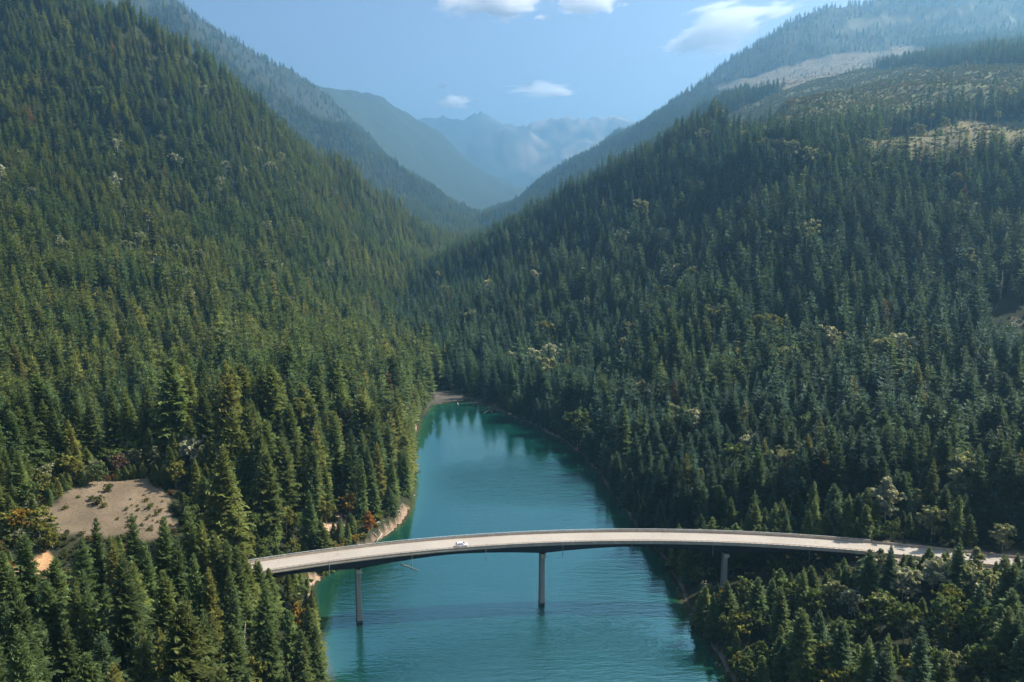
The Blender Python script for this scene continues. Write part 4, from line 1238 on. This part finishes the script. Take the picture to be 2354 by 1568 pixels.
# out of sight behind the ground: drop those more than 45 m below the line of sight
def occluded(x, y, zt, margin=40):
    o = np.zeros(len(x), bool)
    for f_ in np.linspace(.12, .97, 60):
        o |= tz(x * f_, y * f_) > CAM_H + (zt - CAM_H) * f_ + margin
    return o
good &= ~(occluded(tx, ty, tzv + th_) & (tr > 500))
sel = lambda *A_: [a[good] for a in A_]
tx, ty, tzv, tr, th_, left, clear, shore = sel(tx, ty, tzv, tr, th_, left, clear, shore)
n = len(tx)
sp = RNG.choice(6, n, p=[.26, .2, .2, .14, .12, .08])
wide = RNG.uniform(.85, 1.25, n) * np.clip(1.0 + (24 - th_) * .025, .94, 1.55) * np.where(left & (tr < 310), 1.0, np.where(tr > 380, 1.2, 1.06))
rotz = RNG.uniform(0, 6.28, n)
# colour of each tree: mostly olive on the left bank, darker and bluer across the lake
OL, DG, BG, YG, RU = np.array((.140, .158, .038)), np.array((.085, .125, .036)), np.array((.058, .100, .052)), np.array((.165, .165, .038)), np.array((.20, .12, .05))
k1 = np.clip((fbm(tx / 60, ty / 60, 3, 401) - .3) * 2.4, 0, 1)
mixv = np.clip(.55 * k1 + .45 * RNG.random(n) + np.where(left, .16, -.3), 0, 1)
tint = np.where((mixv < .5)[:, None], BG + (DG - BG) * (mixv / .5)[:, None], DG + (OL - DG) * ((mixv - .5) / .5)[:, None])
yy = (RNG.random(n) < np.where(left & (tr < 900), .08, .02))
tint = np.where(yy[:, None], YG, tint)
rr_ = (RNG.random(n) < .004)
tint = np.where(rr_[:, None], RU, tint)
tint = tint * RNG.uniform(.70, 1.25, n)[:, None]
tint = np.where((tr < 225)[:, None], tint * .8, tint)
young = (~left) & (tr < 325)
tint = np.where((young & (RNG.random(n) < .6))[:, None], np.array((.115, .150, .042)) * RNG.uniform(.75, 1.25, n)[:, None], tint)
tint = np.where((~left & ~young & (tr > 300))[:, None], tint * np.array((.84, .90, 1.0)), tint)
tint = np.where(clear[:, None], tint * np.array((1.9, 1.7, 1.3)), tint)
tonename = np.where(rr_, "rusty brown", np.where(yy, "yellow green", np.where(mixv > .62, "olive green", np.where(mixv > .33, "dark green", "blue green"))))

# visible area of each near tree: paint near to far into a coarse picture
buf = np.zeros((171, 256), bool)
order = np.argsort(tr)
vis = np.zeros(n)
for i in order[:int((tr < 620).sum())]:
    ub, vb, _ = project(tx[i], ty[i], tzv[i])
    ut, vt, f_ = project(tx[i], ty[i], tzv[i] + th_[i])
    w = FPX * SPECIES[sp[i]][0] * th_[i] * wide[i] / f_
    s = 256 / 2354
    y0, y1 = int(vt * s), int(vb * s)
    for yy_ in range(max(y0, 0), min(y1, 170) + 1):
        t = (yy_ - y0 + .5) / max(y1 - y0, 1)
        hw = max(w * min(t, .8) * s, .4)
        uc = (ut + (ub - ut) * t) * s
        a_, b_ = max(int(uc - hw), 0), min(int(uc + hw) + 1, 256)
        if b_ > a_:
            vis[i] += (~buf[yy_, a_:b_]).sum()
            buf[yy_, a_:b_] = True
solo = np.argsort(-vis)[:300]
solo = solo[vis[solo] > 3]
is_solo = np.zeros(n, bool)
is_solo[solo] = True

# ------------------------------------------------------------------ 300 conifers as things of their own
def plant(name, crown_me, trunk_me, loc, scl, rz, tint_, lean=0.0):
    r = bpy.data.objects.new(name, None)
    r.location, r.scale, r.rotation_euler = loc, scl, (lean, 0, rz)
    COL.objects.link(r)
    c = None
    if crown_me is not None:
        c = bpy.data.objects.new("crown", crown_me); COL.objects.link(c); c.parent = r
        c["tint"] = [float(q) for q in tint_]
    t = bpy.data.objects.new("trunk", trunk_me); COL.objects.link(t); t.parent = r
    return r

ORD = ["first", "second", "third", "fourth", "fifth", "sixth", "seventh", "eighth", "ninth", "tenth", "eleventh", "twelfth"]
def ordinal(k):
    return ORD[k] if k < 12 else str(k + 1) + "th"
def place_words(x, y, r, u, v):
    if x < 0 and r < 620 and x < np.interp(y, [0, 250, 450, 640], [10, 10, 0, -50]):
        by = np.interp(x, [-260, -60], [190, 275])
        if y < by - 28: return "along the bottom of the near left bank"
        if y < by: return "on the near left bank in front of the bridge end"
        if kdist(x, y) < 30: return "beside the bare earth knoll"
        if y < 400: return "on the left bank behind the bridge end"
        if x > -130: return "on the left shore up the lake"
        return "on the slope above the bare knoll"
    if y < np.interp(x, [60, 130, 260], [285, 268, 250]):
        if y < 215: return "along the bottom of the near right bank"
        if x < 108: return "on the right bank below the bridge"
        return "on the right bank below the approach road"
    if r < 345: return "right behind the approach road barrier"
    if x < 110: return "on the far right shore beyond the bridge"
    return "on the dark hillside above the approach road"
def kdist(x, y):
    return float(dist_line(np.array([x]), np.array([y]), KNOLL + KNOLL[:1])[0])

def label_all(items, noun, group):
    """items: (obj, look, place, u): label = look + noun + place, told apart left to right"""
    sets = {}
    for it in items:
        sets.setdefault((it[1], it[2]), []).append(it)
    for (look, place), L_ in sets.items():
        L_.sort(key=lambda q: q[3])
        for k, it in enumerate(L_):
            lab = f"{look} {noun} {place}"
            if len(L_) > 1:
                lab += f", {ordinal(k)} from left"
            w_ = lab.split()
            if len(w_) > 16:
                lab = lab.replace(" the bare earth knoll", " the knoll").replace(" in front of", " before").replace("on the near ", "on near ")
            it[0]["label"] = lab
            it[0]["group"] = group

items = []
for i in solo:
    k = sp[i]
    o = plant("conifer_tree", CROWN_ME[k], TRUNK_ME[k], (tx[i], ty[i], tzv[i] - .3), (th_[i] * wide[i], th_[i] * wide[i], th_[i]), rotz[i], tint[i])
    o["category"] = "tree"
    u, v, _ = project(tx[i], ty[i], tzv[i] + th_[i])
    size = "tall" if th_[i] > 27 else "young" if th_[i] < 13 else "slim" if SPECIES[k][0] * wide[i] < .118 else "broad" if SPECIES[k][0] * wide[i] > .15 else "medium"
    items.append((o, size + " " + str(tonename[i]), place_words(tx[i], ty[i], tr[i], u, v), float(u)))
label_all(items, "conifer", "conifers on the near banks and hillsides")

# ------------------------------------------------------------------ the rest of the forest: one object
def scatter(name, protos, pos, scl, rot, tnt, pick, label):
    me = bpy.data.meshes.new(name)
    me.vertices.add(len(pos))
    me.vertices.foreach_set("co", np.asarray(pos, np.float32).ravel())
    for an, tp, dt, key_ in (("pscale", 'FLOAT_VECTOR', scl, "vector"), ("prot", 'FLOAT_VECTOR', rot, "vector")):
        a = me.attributes.new(an, tp, 'POINT'); a.data.foreach_set(key_, np.asarray(dt, np.float32).ravel())
    a = me.attributes.new("tint", 'FLOAT_COLOR', 'POINT'); a.data.foreach_set("color", np.c_[tnt, np.ones(len(tnt))].astype(np.float32).ravel())
    a = me.attributes.new("pick", 'INT', 'POINT'); a.data.foreach_set("value", np.asarray(pick, np.int32))
    me.update()
    o = link(name, me)
    ng = bpy.data.node_groups.new(name + "_scatter", 'GeometryNodeTree')
    ng.interface.new_socket("Geometry", in_out='INPUT', socket_type='NodeSocketGeometry')
    ng.interface.new_socket("Geometry", in_out='OUTPUT', socket_type='NodeSocketGeometry')
    N, L = ng.nodes, ng.links
    gi, go = N.new("NodeGroupInput"), N.new("NodeGroupOutput")
    def attr(nm, tp):
        q = N.new("GeometryNodeInputNamedAttribute"); q.data_type = tp; q.inputs[0].default_value = nm
        return q.outputs[0]
    s_, r_, p_ = attr("pscale", 'FLOAT_VECTOR'), attr("prot", 'FLOAT_VECTOR'), attr("pick", 'INT')
    join = N.new("GeometryNodeJoinGeometry")
    for k, pm in enumerate(protos):
        po = bpy.data.objects.new(name + "_shape", pm)       # never linked: only lends its mesh
        oi = N.new("GeometryNodeObjectInfo"); oi.inputs["Object"].default_value = po
        cmp_ = N.new("FunctionNodeCompare"); cmp_.data_type, cmp_.operation = 'INT', 'EQUAL'
        L.new(p_, [q for q in cmp_.inputs if q.type == 'INT'][0]); [q for q in cmp_.inputs if q.type == 'INT'][1].default_value = k
        ip = N.new("GeometryNodeInstanceOnPoints")
        L.new(gi.outputs[0], ip.inputs["Points"]); L.new(cmp_.outputs[0], ip.inputs["Selection"])
        L.new(oi.outputs["Geometry"], ip.inputs["Instance"]); L.new(r_, ip.inputs["Rotation"]); L.new(s_, ip.inputs["Scale"])
        L.new(ip.outputs[0], join.inputs[0])
    L.new(join.outputs[0], go.inputs[0])
    md = o.modifiers.new("scatter", 'NODES'); md.node_group = ng
    tag(o, label, None, None, "stuff")
    return o

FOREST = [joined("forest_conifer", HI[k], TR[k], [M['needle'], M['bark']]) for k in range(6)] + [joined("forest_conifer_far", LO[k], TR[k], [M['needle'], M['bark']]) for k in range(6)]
rest = ~is_solo
pick = np.where(tr < 420, sp, sp + 6)
z3 = np.zeros(n)
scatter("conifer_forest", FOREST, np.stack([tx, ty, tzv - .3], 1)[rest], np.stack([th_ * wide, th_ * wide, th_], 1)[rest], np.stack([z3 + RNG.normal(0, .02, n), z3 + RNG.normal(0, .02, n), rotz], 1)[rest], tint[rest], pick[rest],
        "dense conifer forest covering the valley sides and mountains")
print("trees", n, "solo", len(solo), "faces", [len(c[1]) for c in HI], [len(c[1]) for c in LO])
# ------------------------------------------------------------------ broadleaf trees
lf = []
for (u, v, h, k, c, look, place), (x, y, z) in zip(LEAFSPEC, LEAFPOS):
    w = h * random.uniform(.9, 1.15)
    o = plant("leafy_tree", LEAFY_CROWN[k], LEAFY_TRUNK[k], (x, y, z - .1), (w, w, h), random.uniform(0, 6.28), np.array(c) * random.uniform(.85, 1.15))
    o["category"] = "tree"
    lf.append((o, look, place, u))
label_all(lf, "broadleaf tree", "broadleaf trees among the conifers")

# ------------------------------------------------------------------ shrubs
sh_items = []
def shrub(x, y, h, c, place, k=None):
    k = random.randrange(3) if k is None else k
    w = h * random.uniform(.9, 1.4)
    z = float(tz(x, y))
    r = bpy.data.objects.new("shrub", None)
    r.location, r.scale, r.rotation_euler = (x, y, z - .1), (w, w, h), (0, 0, random.uniform(0, 6.28))
    COL.objects.link(r)
    q = bpy.data.objects.new("foliage", SHRUB_CROWN[k]); COL.objects.link(q); q.parent = r
    q["tint"] = [float(t) * random.uniform(.85, 1.15) for t in c]
    q = bpy.data.objects.new("stem", SHRUB_STEM[k]); COL.objects.link(q); q.parent = r
    r["category"] = "shrub"
    u, v, _ = project(x, y, z)
    nm = {GREEN: "light green", LIME: "yellow green", PALE: "pale", GOLD: "golden", ORNG: "orange brown", DGS: "dark green"}[c]
    sh_items.append((r, ("low " if h < 2.2 else "tall " if h > 4 else "") + nm, place, float(u)))
DGS = (.035, .055, .02)
def along(pts, step, off0, off1, ylim, place, cols, hs, p=1.0):
    acc = 0
    for (x1, y1), (x2, y2) in zip(pts[:-1], pts[1:]):
        L_ = math.hypot(x2 - x1, y2 - y1)
        nx, ny = (y2 - y1) / L_, -(x2 - x1) / L_
        s = step - acc
        while s < L_:
            t = s / L_
            o = random.uniform(off0, off1)
            x, y = x1 + (x2 - x1) * t + nx * o, y1 + (y2 - y1) * t + ny * o
            if ylim[0] < y < ylim[1] and random.random() < p and float(tz(x, y)) > .25:
                shrub(x, y, random.uniform(*hs), random.choice(cols), place)
            s += step * random.uniform(.6, 1.4)
        acc = 0
along(LS, 4.5, -7, -2, (205, 300), "on the left shore below the bridge", (GREEN, LIME, GREEN, PALE), (2, 4.5))
along(LS, 5, -7, -2, (300, 470), "on the left shore beyond the bridge", (GREEN, LIME, GREEN, GREEN, GOLD), (1.5, 3.6), .9)
along(LS, 3.2, -10, -5, (300, 400), "on the left shore beyond the bridge", (GREEN, LIME, GREEN, LIME), (1.4, 3.6), .95)
along(LEFT_LINE[3:], 4.5, -26, -9, (200, 340), "below the orange road cut", (GREEN, LIME, LIME, GREEN), (2.0, 4.5))
along(RS, 4, 1.5, 8, (205, 282), "on the right shore below the bridge", (GREEN, PALE, DGS, GREEN), (2.2, 5))
along(RS, 5, 1.5, 7, (290, 460), "on the right shore beyond the bridge", (GREEN, DGS, DGS), (2.2, 4.8))
along(BRIDGE_LINE[-9:], 3.5, -7, 5, (200, 300), "under the right span of the bridge", (GREEN, GREEN, LIME, DGS), (2.4, 4.8))
along(BRIDGE_LINE[-12:], 4, -16, -8, (200, 300), "behind the right span of the bridge", (GREEN, GREEN, PALE, DGS), (3, 5.5))
along(BRIDGE_LINE[:5], 4, -6, 8, (200, 300), "under the left end of the bridge", (GREEN, GREEN, DGS), (2.0, 4))
along(RIGHT_LINE, 4, -14, -8.5, (180, 300), "along the far barrier of the approach road", (GREEN, DGS, PALE), (1.5, 3.5))
along(RIGHT_LINE, 4, 8.5, 13, (180, 300), "along the near barrier of the approach road", (GREEN, PALE, GREEN, LIME), (1.5, 3.0))
for u, v, h in [(226, 1160, 3.6), (250, 1130, 3.2), (212, 1152, 2.4), (240, 1166, 2.0), (345, 1168, 1.8), (360, 1185, 1.6), (300, 1150, 1.0), (330, 1140, .9), (180, 1145, 1.2), (270, 1195, 1.2), (150, 1170, 1.5)]:
    x, y = hit(u, v)
    shrub(x, y, h, GREEN if h > 2 else LIME, "growing on the bare earth knoll")
for k in range(60):
    u, v = random.uniform(-20, 130), random.uniform(1090, 1262)
    x, y = hit(u, v)
    if not in_poly(np.array([x]), np.array([y]), KNOLL)[0]:
        shrub(x, y, random.uniform(2, 5.5), random.choice((GREEN, LIME, LIME, GREEN, PALE)), "on the brushy slope beside the knoll")
for k in range(34):
    u, v = random.uniform(290, 400), random.uniform(1150, 1225)
    x, y = hit(u, v)
    shrub(x, y, random.uniform(.6, 1.5), random.choice((PALE, LIME)), "growing on the bare earth knoll")
label_all(sh_items, "shrub", "shrubs along the shores and roads")

# undergrowth: what nobody could count
ux, uy = jittered(130, 640, 3.6, R(40), 77)
uz = tz(ux, uy)
okm = (uz > .9) & ~in_poly(ux, uy, KNOLL) & ~in_poly(ux, uy, BANK) & (~in_poly(ux, uy, LEFTCUT) | (RNG.random(len(ux)) < .3))
okm &= (np.minimum(dist_line(ux, uy, RIGHT_LINE), dist_line(ux, uy, LEFT_LINE)) > 7.5)
okm &= (dist_line(ux, uy, LS) > 4.5) & (dist_line(ux, uy, RS) > 3)
okm &= fbm(ux / 15, uy / 15, 3, 500) > .38
ux, uy, uz = ux[okm], uy[okm], uz[okm]
cx_, cy_ = [], []
for poly, dens_ in ((CUT2, 3.6), (CUT1, 12), (CUT3, 12), (CUT4, 9)):
    P2 = np.array(poly)
    g = np.random.default_rng(len(cx_) + 5)
    N_ = int((np.ptp(P2[:, 0])) * np.ptp(P2[:, 1]) / dens_ ** 2)
    x, y = g.uniform(P2[:, 0].min(), P2[:, 0].max(), N_), g.uniform(P2[:, 1].min(), P2[:, 1].max(), N_)
    m = in_poly(x, y, poly)
    cx_.append(x[m]); cy_.append(y[m])
ncut = sum(map(len, cx_))
ux, uy = np.concatenate([ux] + cx_), np.concatenate([uy] + cy_)
uz = tz(ux, uy)
nu = len(ux)
uh = RNG.uniform(.9, 2.6, nu)
k1 = RNG.random((nu, 1))
ut = np.array((.045, .065, .022)) * (1 - k1) + np.array((.11, .11, .035)) * k1
ut = np.where((RNG.random(nu) < .06)[:, None], np.array((.22, .12, .035)), ut)
ut[-ncut:] *= np.array((1.7, 1.7, 1.4))
uw = uh * RNG.uniform(.8, 1.5, nu)
scatter("undergrowth", SHRUB_CROWN, np.stack([ux, uy, uz - .15], 1), np.stack([uw, uw, uh], 1), np.stack([0 * uh, 0 * uh, RNG.uniform(0, 6.28, nu)], 1), ut, RNG.integers(0, 3, nu), "low leafy undergrowth on the forest floor and clearings")

# ------------------------------------------------------------------ dead trees, driftwood, stones
def dead_mesh(seed):
    g = np.random.default_rng(seed)
    b = MB()
    b.tube([(0, 0, -.04), (0.004, 0, .4), (.012, .006, .75), (.01, .01, 1.0)], [.016, .012, .008, .002], 6)
    m = MB()
    for i in range(16):
        h = g.uniform(.35, .95)
        a = g.uniform(0, 6.28)
        L = (1.05 - h) * g.uniform(.10, .24)
        m.tube([(0.01 * h, .006 * h, h), (math.cos(a) * L * .6, math.sin(a) * L * .6, h + L * .1), (math.cos(a) * L, math.sin(a) * L, h - L * .15)], [.004, .003, .001], 4, False)
    return mb_mesh(b, "dead_trunk", M['deadwood']), mb_mesh(m, "bare_crown", M['deadwood'])
DEAD = [dead_mesh(s) for s in (1, 2, 3)]
dd_ = []
for u, v, h, place in [(688, 905, 24, "on the left bank"), (722, 940, 19, "on the left bank"), (368, 945, 20, "on the left bank"), (745, 1060, 17, "on the left bank"), (640, 1000, 18, "on the left bank"), (430, 1000, 17, "on the left bank"), (160, 1390, 16, "on the left bank"), (520, 1430, 15, "on the left bank"), (270, 1345, 18, "on the left bank"),
                       (1976, 985, 15, "on the dark right hillside"), (2108, 950, 17, "on the dark right hillside"), (2180, 1000, 19, "on the dark right hillside"), (1480, 640, 17, "on the dark right hillside"), (1372, 705, 16, "on the dark right hillside"), (2290, 620, 22, "on the dark right hillside"), (2310, 590, 22, "on the dark right hillside"), (1830, 300, 24, "by the upper right clearing"), (2185, 262, 26, "by the upper right clearing"), (2200, 255, 26, "by the upper right clearing"), (1852, 290, 24, "by the upper right clearing")]:
    x, y, z = stand(u, v, h)
    k = random.randrange(3)
    r = bpy.data.objects.new("dead_tree", None); COL.objects.link(r)
    r.location, r.scale, r.rotation_euler = (x, y, z), (h, h, h), (random.uniform(-.06, .06), random.uniform(-.06, .06), random.uniform(0, 6))
    for nm, me_ in (("trunk", DEAD[k][0]), ("bare_crown", DEAD[k][1])):
        q = bpy.data.objects.new(nm, me_); COL.objects.link(q); q.parent = r
    r["category"] = "dead tree"
    dd_.append((r, "tall grey leafless" if h > 19 else "grey leafless", place, u))
label_all(dd_, "dead tree", "dead standing trees")

def log(u1, v1, u2, v2, r0, label, mat='deadwood', z=None, branches=0):
    x1, y1 = hit(u1, v1) if z is None else ground(u1, v1, z)
    x2, y2 = hit(u2, v2) if z is None else ground(u2, v2, z)
    za = float(tz(x1, y1)) + r0 * .8 if z is None else z
    zb = float(tz(x2, y2)) + r0 * .8 if z is None else z
    za, zb = max(za, .1), max(zb, .1)
    a, e = Vector((x1, y1, za)), Vector((x2, y2, zb))
    if (e - a).length > 22:
        e = a + (e - a).normalized() * 22
    b = MB()
    k1_, k2_ = a.lerp(e, .35) + Vector((.1, -.1, .05)), a.lerp(e, .7) + Vector((-.1, .05, .02))
    b.tube([a, k1_, k2_, e], [r0 * 1.25, r0, r0 * .8, r0 * .4], 8)
    o = b.build("driftwood_log", M[mat], None, True)
    tag(o, label, "log", "logs along the shores")
    for i in range(branches):
        q = a.lerp(e, .3 + .65 * i / branches)
        m = MB()
        dv = Vector((random.uniform(-1, 1), random.uniform(-1, .3), random.uniform(.2, 1))).normalized() * random.uniform(1, 2.4)
        m.tube([q, q + dv * .6 + Vector((0, 0, .1)), q + dv], [r0 * .35, r0 * .2, r0 * .06], 5)
        m.build("branch", M[mat], o, True)
zz8 = lambda a, b_: (797 + .1564 * a, 1042 + .1564 * b_)
for (a, b_, c, d_), lab in [((520, 1190, 440, 1330), "pale thick driftwood log at the waterline just behind the bridge"), ((470, 1130, 540, 1230), "short pale log on the pink gravel behind the bridge"), ((440, 1000, 630, 1160), "long thin grey log slanting down the left shore bank"),
                            ((575, 890, 612, 945), "small pale log high on the left shore bank"), ((770, 840, 830, 930), "grey log leaning into the water at the left point"), ((390, 1170, 480, 1270), "thin grey log nearest the bridge on the left shore"), ((505, 820, 550, 880), "short white log beside a small bush on the left bank"),
                            ((420, 1035, 560, 990), "dark bent log lying across the left shore bank"), ((640, 1160, 560, 1230), "pale log end dipping into the lake behind the bridge"), ((700, 600, 760, 690), "grey log below tall trees on the left shore")]:
    p, q = zz8(a, b_), zz8(c, d_)
    log(*p, *q, .22 if "thick" in lab else .14, lab)
for p, q, lab in [((697, 1236), (724, 1260), "brown fallen trunk across the pink earth bank behind the bridge")]:
    log(*p, *q, .35, lab, 'bark')
log(921, 1296, 964, 1312, .13, "bare branchy snag floating under the bridge's left span", 'deadwood', .15, 5)
log(820, 1306, 833, 1316, .12, "short pale snag beside the left pier", 'deadwood', .15, 2)
for p, q, lab in [((1000, 912), (1012, 909), "white log on the gravel flat at the lake's head"), ((1068, 908), (1078, 906), "pale log on the middle of the gravel flat"), ((1112, 949), (1124, 943), "grey log against the dark right shore near the lake's head"), ((1052, 926), (1054, 933), "thin stump standing in the shallows at the lake's head")]:
    log(*p, *q, .3, lab, 'deadwood', .3)
log(1128, 946, 1133, 947, .35, "tan log end floating off the right shore near the lake's head", 'orange', .1)

def boulder(x, y, z, s, label, group):
    bm = bmesh.new()
    bmesh.ops.create_icosphere(bm, subdivisions=2, radius=1)
    g = random.Random(int(x * 97 + y * 31))
    sx, sy, sz = g.uniform(.8, 1.3), g.uniform(.8, 1.2), g.uniform(.55, .85)
    for w_ in bm.verts:
        k = 1 + .28 * (float(vnoise(w_.co.x * 1.7 + x, w_.co.y * 1.7 + w_.co.z * 2.3 + y, 5)) - .5) * 2
        w_.co = Vector((w_.co.x * sx, w_.co.y * sy, w_.co.z * sz)) * k * s
    me = bpy.data.meshes.new("boulder"); bm.to_mesh(me); bm.free(); me.materials.append(M['rock'])
    o = link("boulder", me, None, (x, y, z))
    if label: o["label"] = label
    o["category"], o["group"] = "rock", group
    return o
bl = []
for k in range(34):
    u, v = random.uniform(716, 800), random.uniform(1290, 1345)
    x, y = hit(u, v)
    z = float(tz(x, y))
    if -.3 < z < 3.5 and np.min(dist_line(np.array([x]), np.array([y]), LS)) < 6:
        s = random.uniform(.35, .95)
        bl.append((boulder(x, y, z + .1, s, None, ""), "large pale" if s > .65 else "small pale", "on the pink shore under the left span", u))
for k in range(26):
    u, v = random.uniform(880, 948), random.uniform(1130, 1225)
    x, y = hit(u, v)
    z = float(tz(x, y))
    if -.2 < z < 3 and np.min(dist_line(np.array([x]), np.array([y]), LS)) < 6:
        s = random.uniform(.3, .8)
        bl.append((boulder(x, y, z + .1, s, None, ""), "large pale" if s > .6 else "small pale", "on the left point beyond the bridge", u))
label_all(bl, "boulder", "boulders on the left shore")
x, y = ground(952, 1139)
boulder(x, y, .0, .55, "small dark stone standing in the lake off the left point", "stones in the water")
# slim marker posts behind the parapets
for (u, v, hgt_, lab) in ((1219, 1232, 2.4, "slim dark post on the far parapet above the left span"),):
    f = bframe(ang_px(1005, 1254)); q = f[0] + f[1] * (HALF + .38)
    b = MB(); b.tube([q + Vector((0, 0, .5)), q + Vector((0, 0, 2.4))], .05, 6); b.box(tuple(q + Vector((0, 0, 2.3))), (.1, .03, .15))
    tag(b.build("marker_post", M['pipe']), lab, "post")
f = RFR[8]; q = f[0] + f[1] * (HALF + 1.2)
b = MB(); b.tube([q + Vector((0, 0, -.8)), q + Vector((0, 0, 2.6))], .06, 6); b.box(tuple(q + Vector((0, 0, 2.5))), (.14, .03, .16))
tag(b.build("marker_post", M['pipe']), "slim grey post behind the barrier of the approach road", "post")
# ------------------------------------------------------------------ clouds: bodies of mist far beyond the haze
def cloud_mat(name, dens, scale, cut, stretch=(1, 1, 1)):
    m = bpy.data.materials.new(name)
    m.use_nodes = True
    nt = m.node_tree
    nt.nodes.remove(nt.nodes["Principled BSDF"])
    N, L = nt.nodes, nt.links
    pv = N.new("ShaderNodeVolumePrincipled")
    pv.inputs["Color"].default_value = (.99, .99, 1, 1)
    pv.inputs["Anisotropy"].default_value = 0.1
    tc = N.new("ShaderNodeTexCoord")
    ln = N.new("ShaderNodeVectorMath"); ln.operation = 'LENGTH'
    L.new(tc.outputs["Object"], ln.inputs[0])
    mp = N.new("ShaderNodeMapping"); mp.inputs["Scale"].default_value = stretch
    oi = N.new("ShaderNodeObjectInfo")
    ad = N.new("ShaderNodeVectorMath"); ad.operation = 'ADD'
    L.new(tc.outputs["Object"], mp.inputs[0])
    cr = N.new("ShaderNodeVectorMath"); cr.operation = 'SCALE'; cr.inputs["Scale"].default_value = 0.00137
    L.new(oi.outputs["Location"], cr.inputs[0]); L.new(mp.outputs[0], ad.inputs[0]); L.new(cr.outputs[0], ad.inputs[1])
    nz_ = noise_node(nt, ad.outputs[0], scale, 8, 0.68)
    mr = N.new("ShaderNodeMapRange")
    mr.inputs["From Min"].default_value, mr.inputs["From Max"].default_value = 0.15, 1.0
    mr.inputs["To Min"].default_value, mr.inputs["To Max"].default_value = 0.17, -0.24
    L.new(ln.outputs["Value"], mr.inputs["Value"])
    s = N.new("ShaderNodeMath"); s.operation = 'ADD'
    L.new(nz_.outputs[0], s.inputs[0]); L.new(mr.outputs[0], s.inputs[1])
    m2 = N.new("ShaderNodeMapRange")
    m2.inputs["From Min"].default_value, m2.inputs["From Max"].default_value = cut, cut + .09
    m2.inputs["To Min"].default_value, m2.inputs["To Max"].default_value = 0, dens
    L.new(s.outputs[0], m2.inputs["Value"])
    L.new(m2.outputs[0], pv.inputs["Density"])
    L.new(pv.outputs[0], N["Material Output"].inputs["Volume"])
    m.cycles.volume_step_rate = 0.14
    return m
PUFF = cloud_mat("cumulus_mist", 0.0050, 2.6, .50)
WISP = cloud_mat("wispy_mist", 0.0026, 2.3, .505, (.8, 1, 1.3))
def cloud(u, v, w, h, Y, mat, label, tilt=0.0):
    """w, h: size in photo pixels"""
    x, y, z = at(u, v, Y)
    k = Y / FPX
    bm = bmesh.new()
    bmesh.ops.create_icosphere(bm, subdivisions=4, radius=1)
    me = bpy.data.meshes.new("cloud"); bm.to_mesh(me); bm.free(); me.materials.append(mat)
    o = link("cloud", me, None, (x, y, z))
    o.scale = (w * k / 2, max(w, h) * k / 3, h * k / 2)
    o.rotation_euler = (0, -tilt, 0)
    tag(o, label, "cloud", "clouds in the valley's sky")
CY = 21000
cloud(1125, -4, 420, 120, CY, PUFF, "largest white cloud cut by the top edge of the sky")
cloud(1345, 0, 270, 105, CY, PUFF, "bright white cloud at the top, second from the left edge of the sky gap")
cloud(1245, 40, 60, 22, CY, PUFF, "tiny cloud fragment under the gap between the two top clouds")
cloud(1160, 50, 55, 22, CY, PUFF, "small grey white scrap under the largest top cloud")
cloud(1650, 66, 420, 170, CY, WISP, "long thin wispy cloud slanting toward the big right mountain", R(14))
cloud(1780, 28, 190, 70, CY, WISP, "thin feathery cloud end touching the right mountain's edge", R(14))
cloud(1570, 105, 170, 70, CY, WISP, "ragged lower left wisp below the long slanting cloud", R(8))
cloud(1017, 197, 62, 30, CY, PUFF, "small puff above the flat little cloud over the far peaks")
cloud(1045, 232, 155, 52, CY, PUFF, "little white cloud just above the far central peak")
cloud(1240, 205, 260, 58, CY, WISP, "pale flat cloud bank over the far rocky peaks")
cloud(1285, 213, 130, 36, CY, PUFF, "brighter clump at the right end of the flat cloud bank")
# ------------------------------------------------------------------ blue air in the valley
hm = bpy.data.materials.new("valley_haze")
hm.use_nodes = True
hn = hm.node_tree
hn.nodes.remove(hn.nodes["Principled BSDF"])
pv = hn.nodes.new("ShaderNodeVolumePrincipled")
pv.inputs["Color"].default_value = (0.30, 0.60, 0.87, 1)
pv.inputs["Density"].default_value = 1.3e-4
pv.inputs["Anisotropy"].default_value = 0.62
hn.links.new(pv.outputs[0], hn.nodes["Material Output"].inputs["Volume"])
hm.cycles.homogeneous_volume = True
ztop = max(float(GZ.max()) + 35, CAM_H + 20)
b = MB()
b.box((0, 8150, (ztop - 13.5) / 2), (16600, 8750, (ztop + 13.5 + 3) / 2))
tag(b.build("haze", hm), "thin blue haze filling the valley", None, None, "stuff")
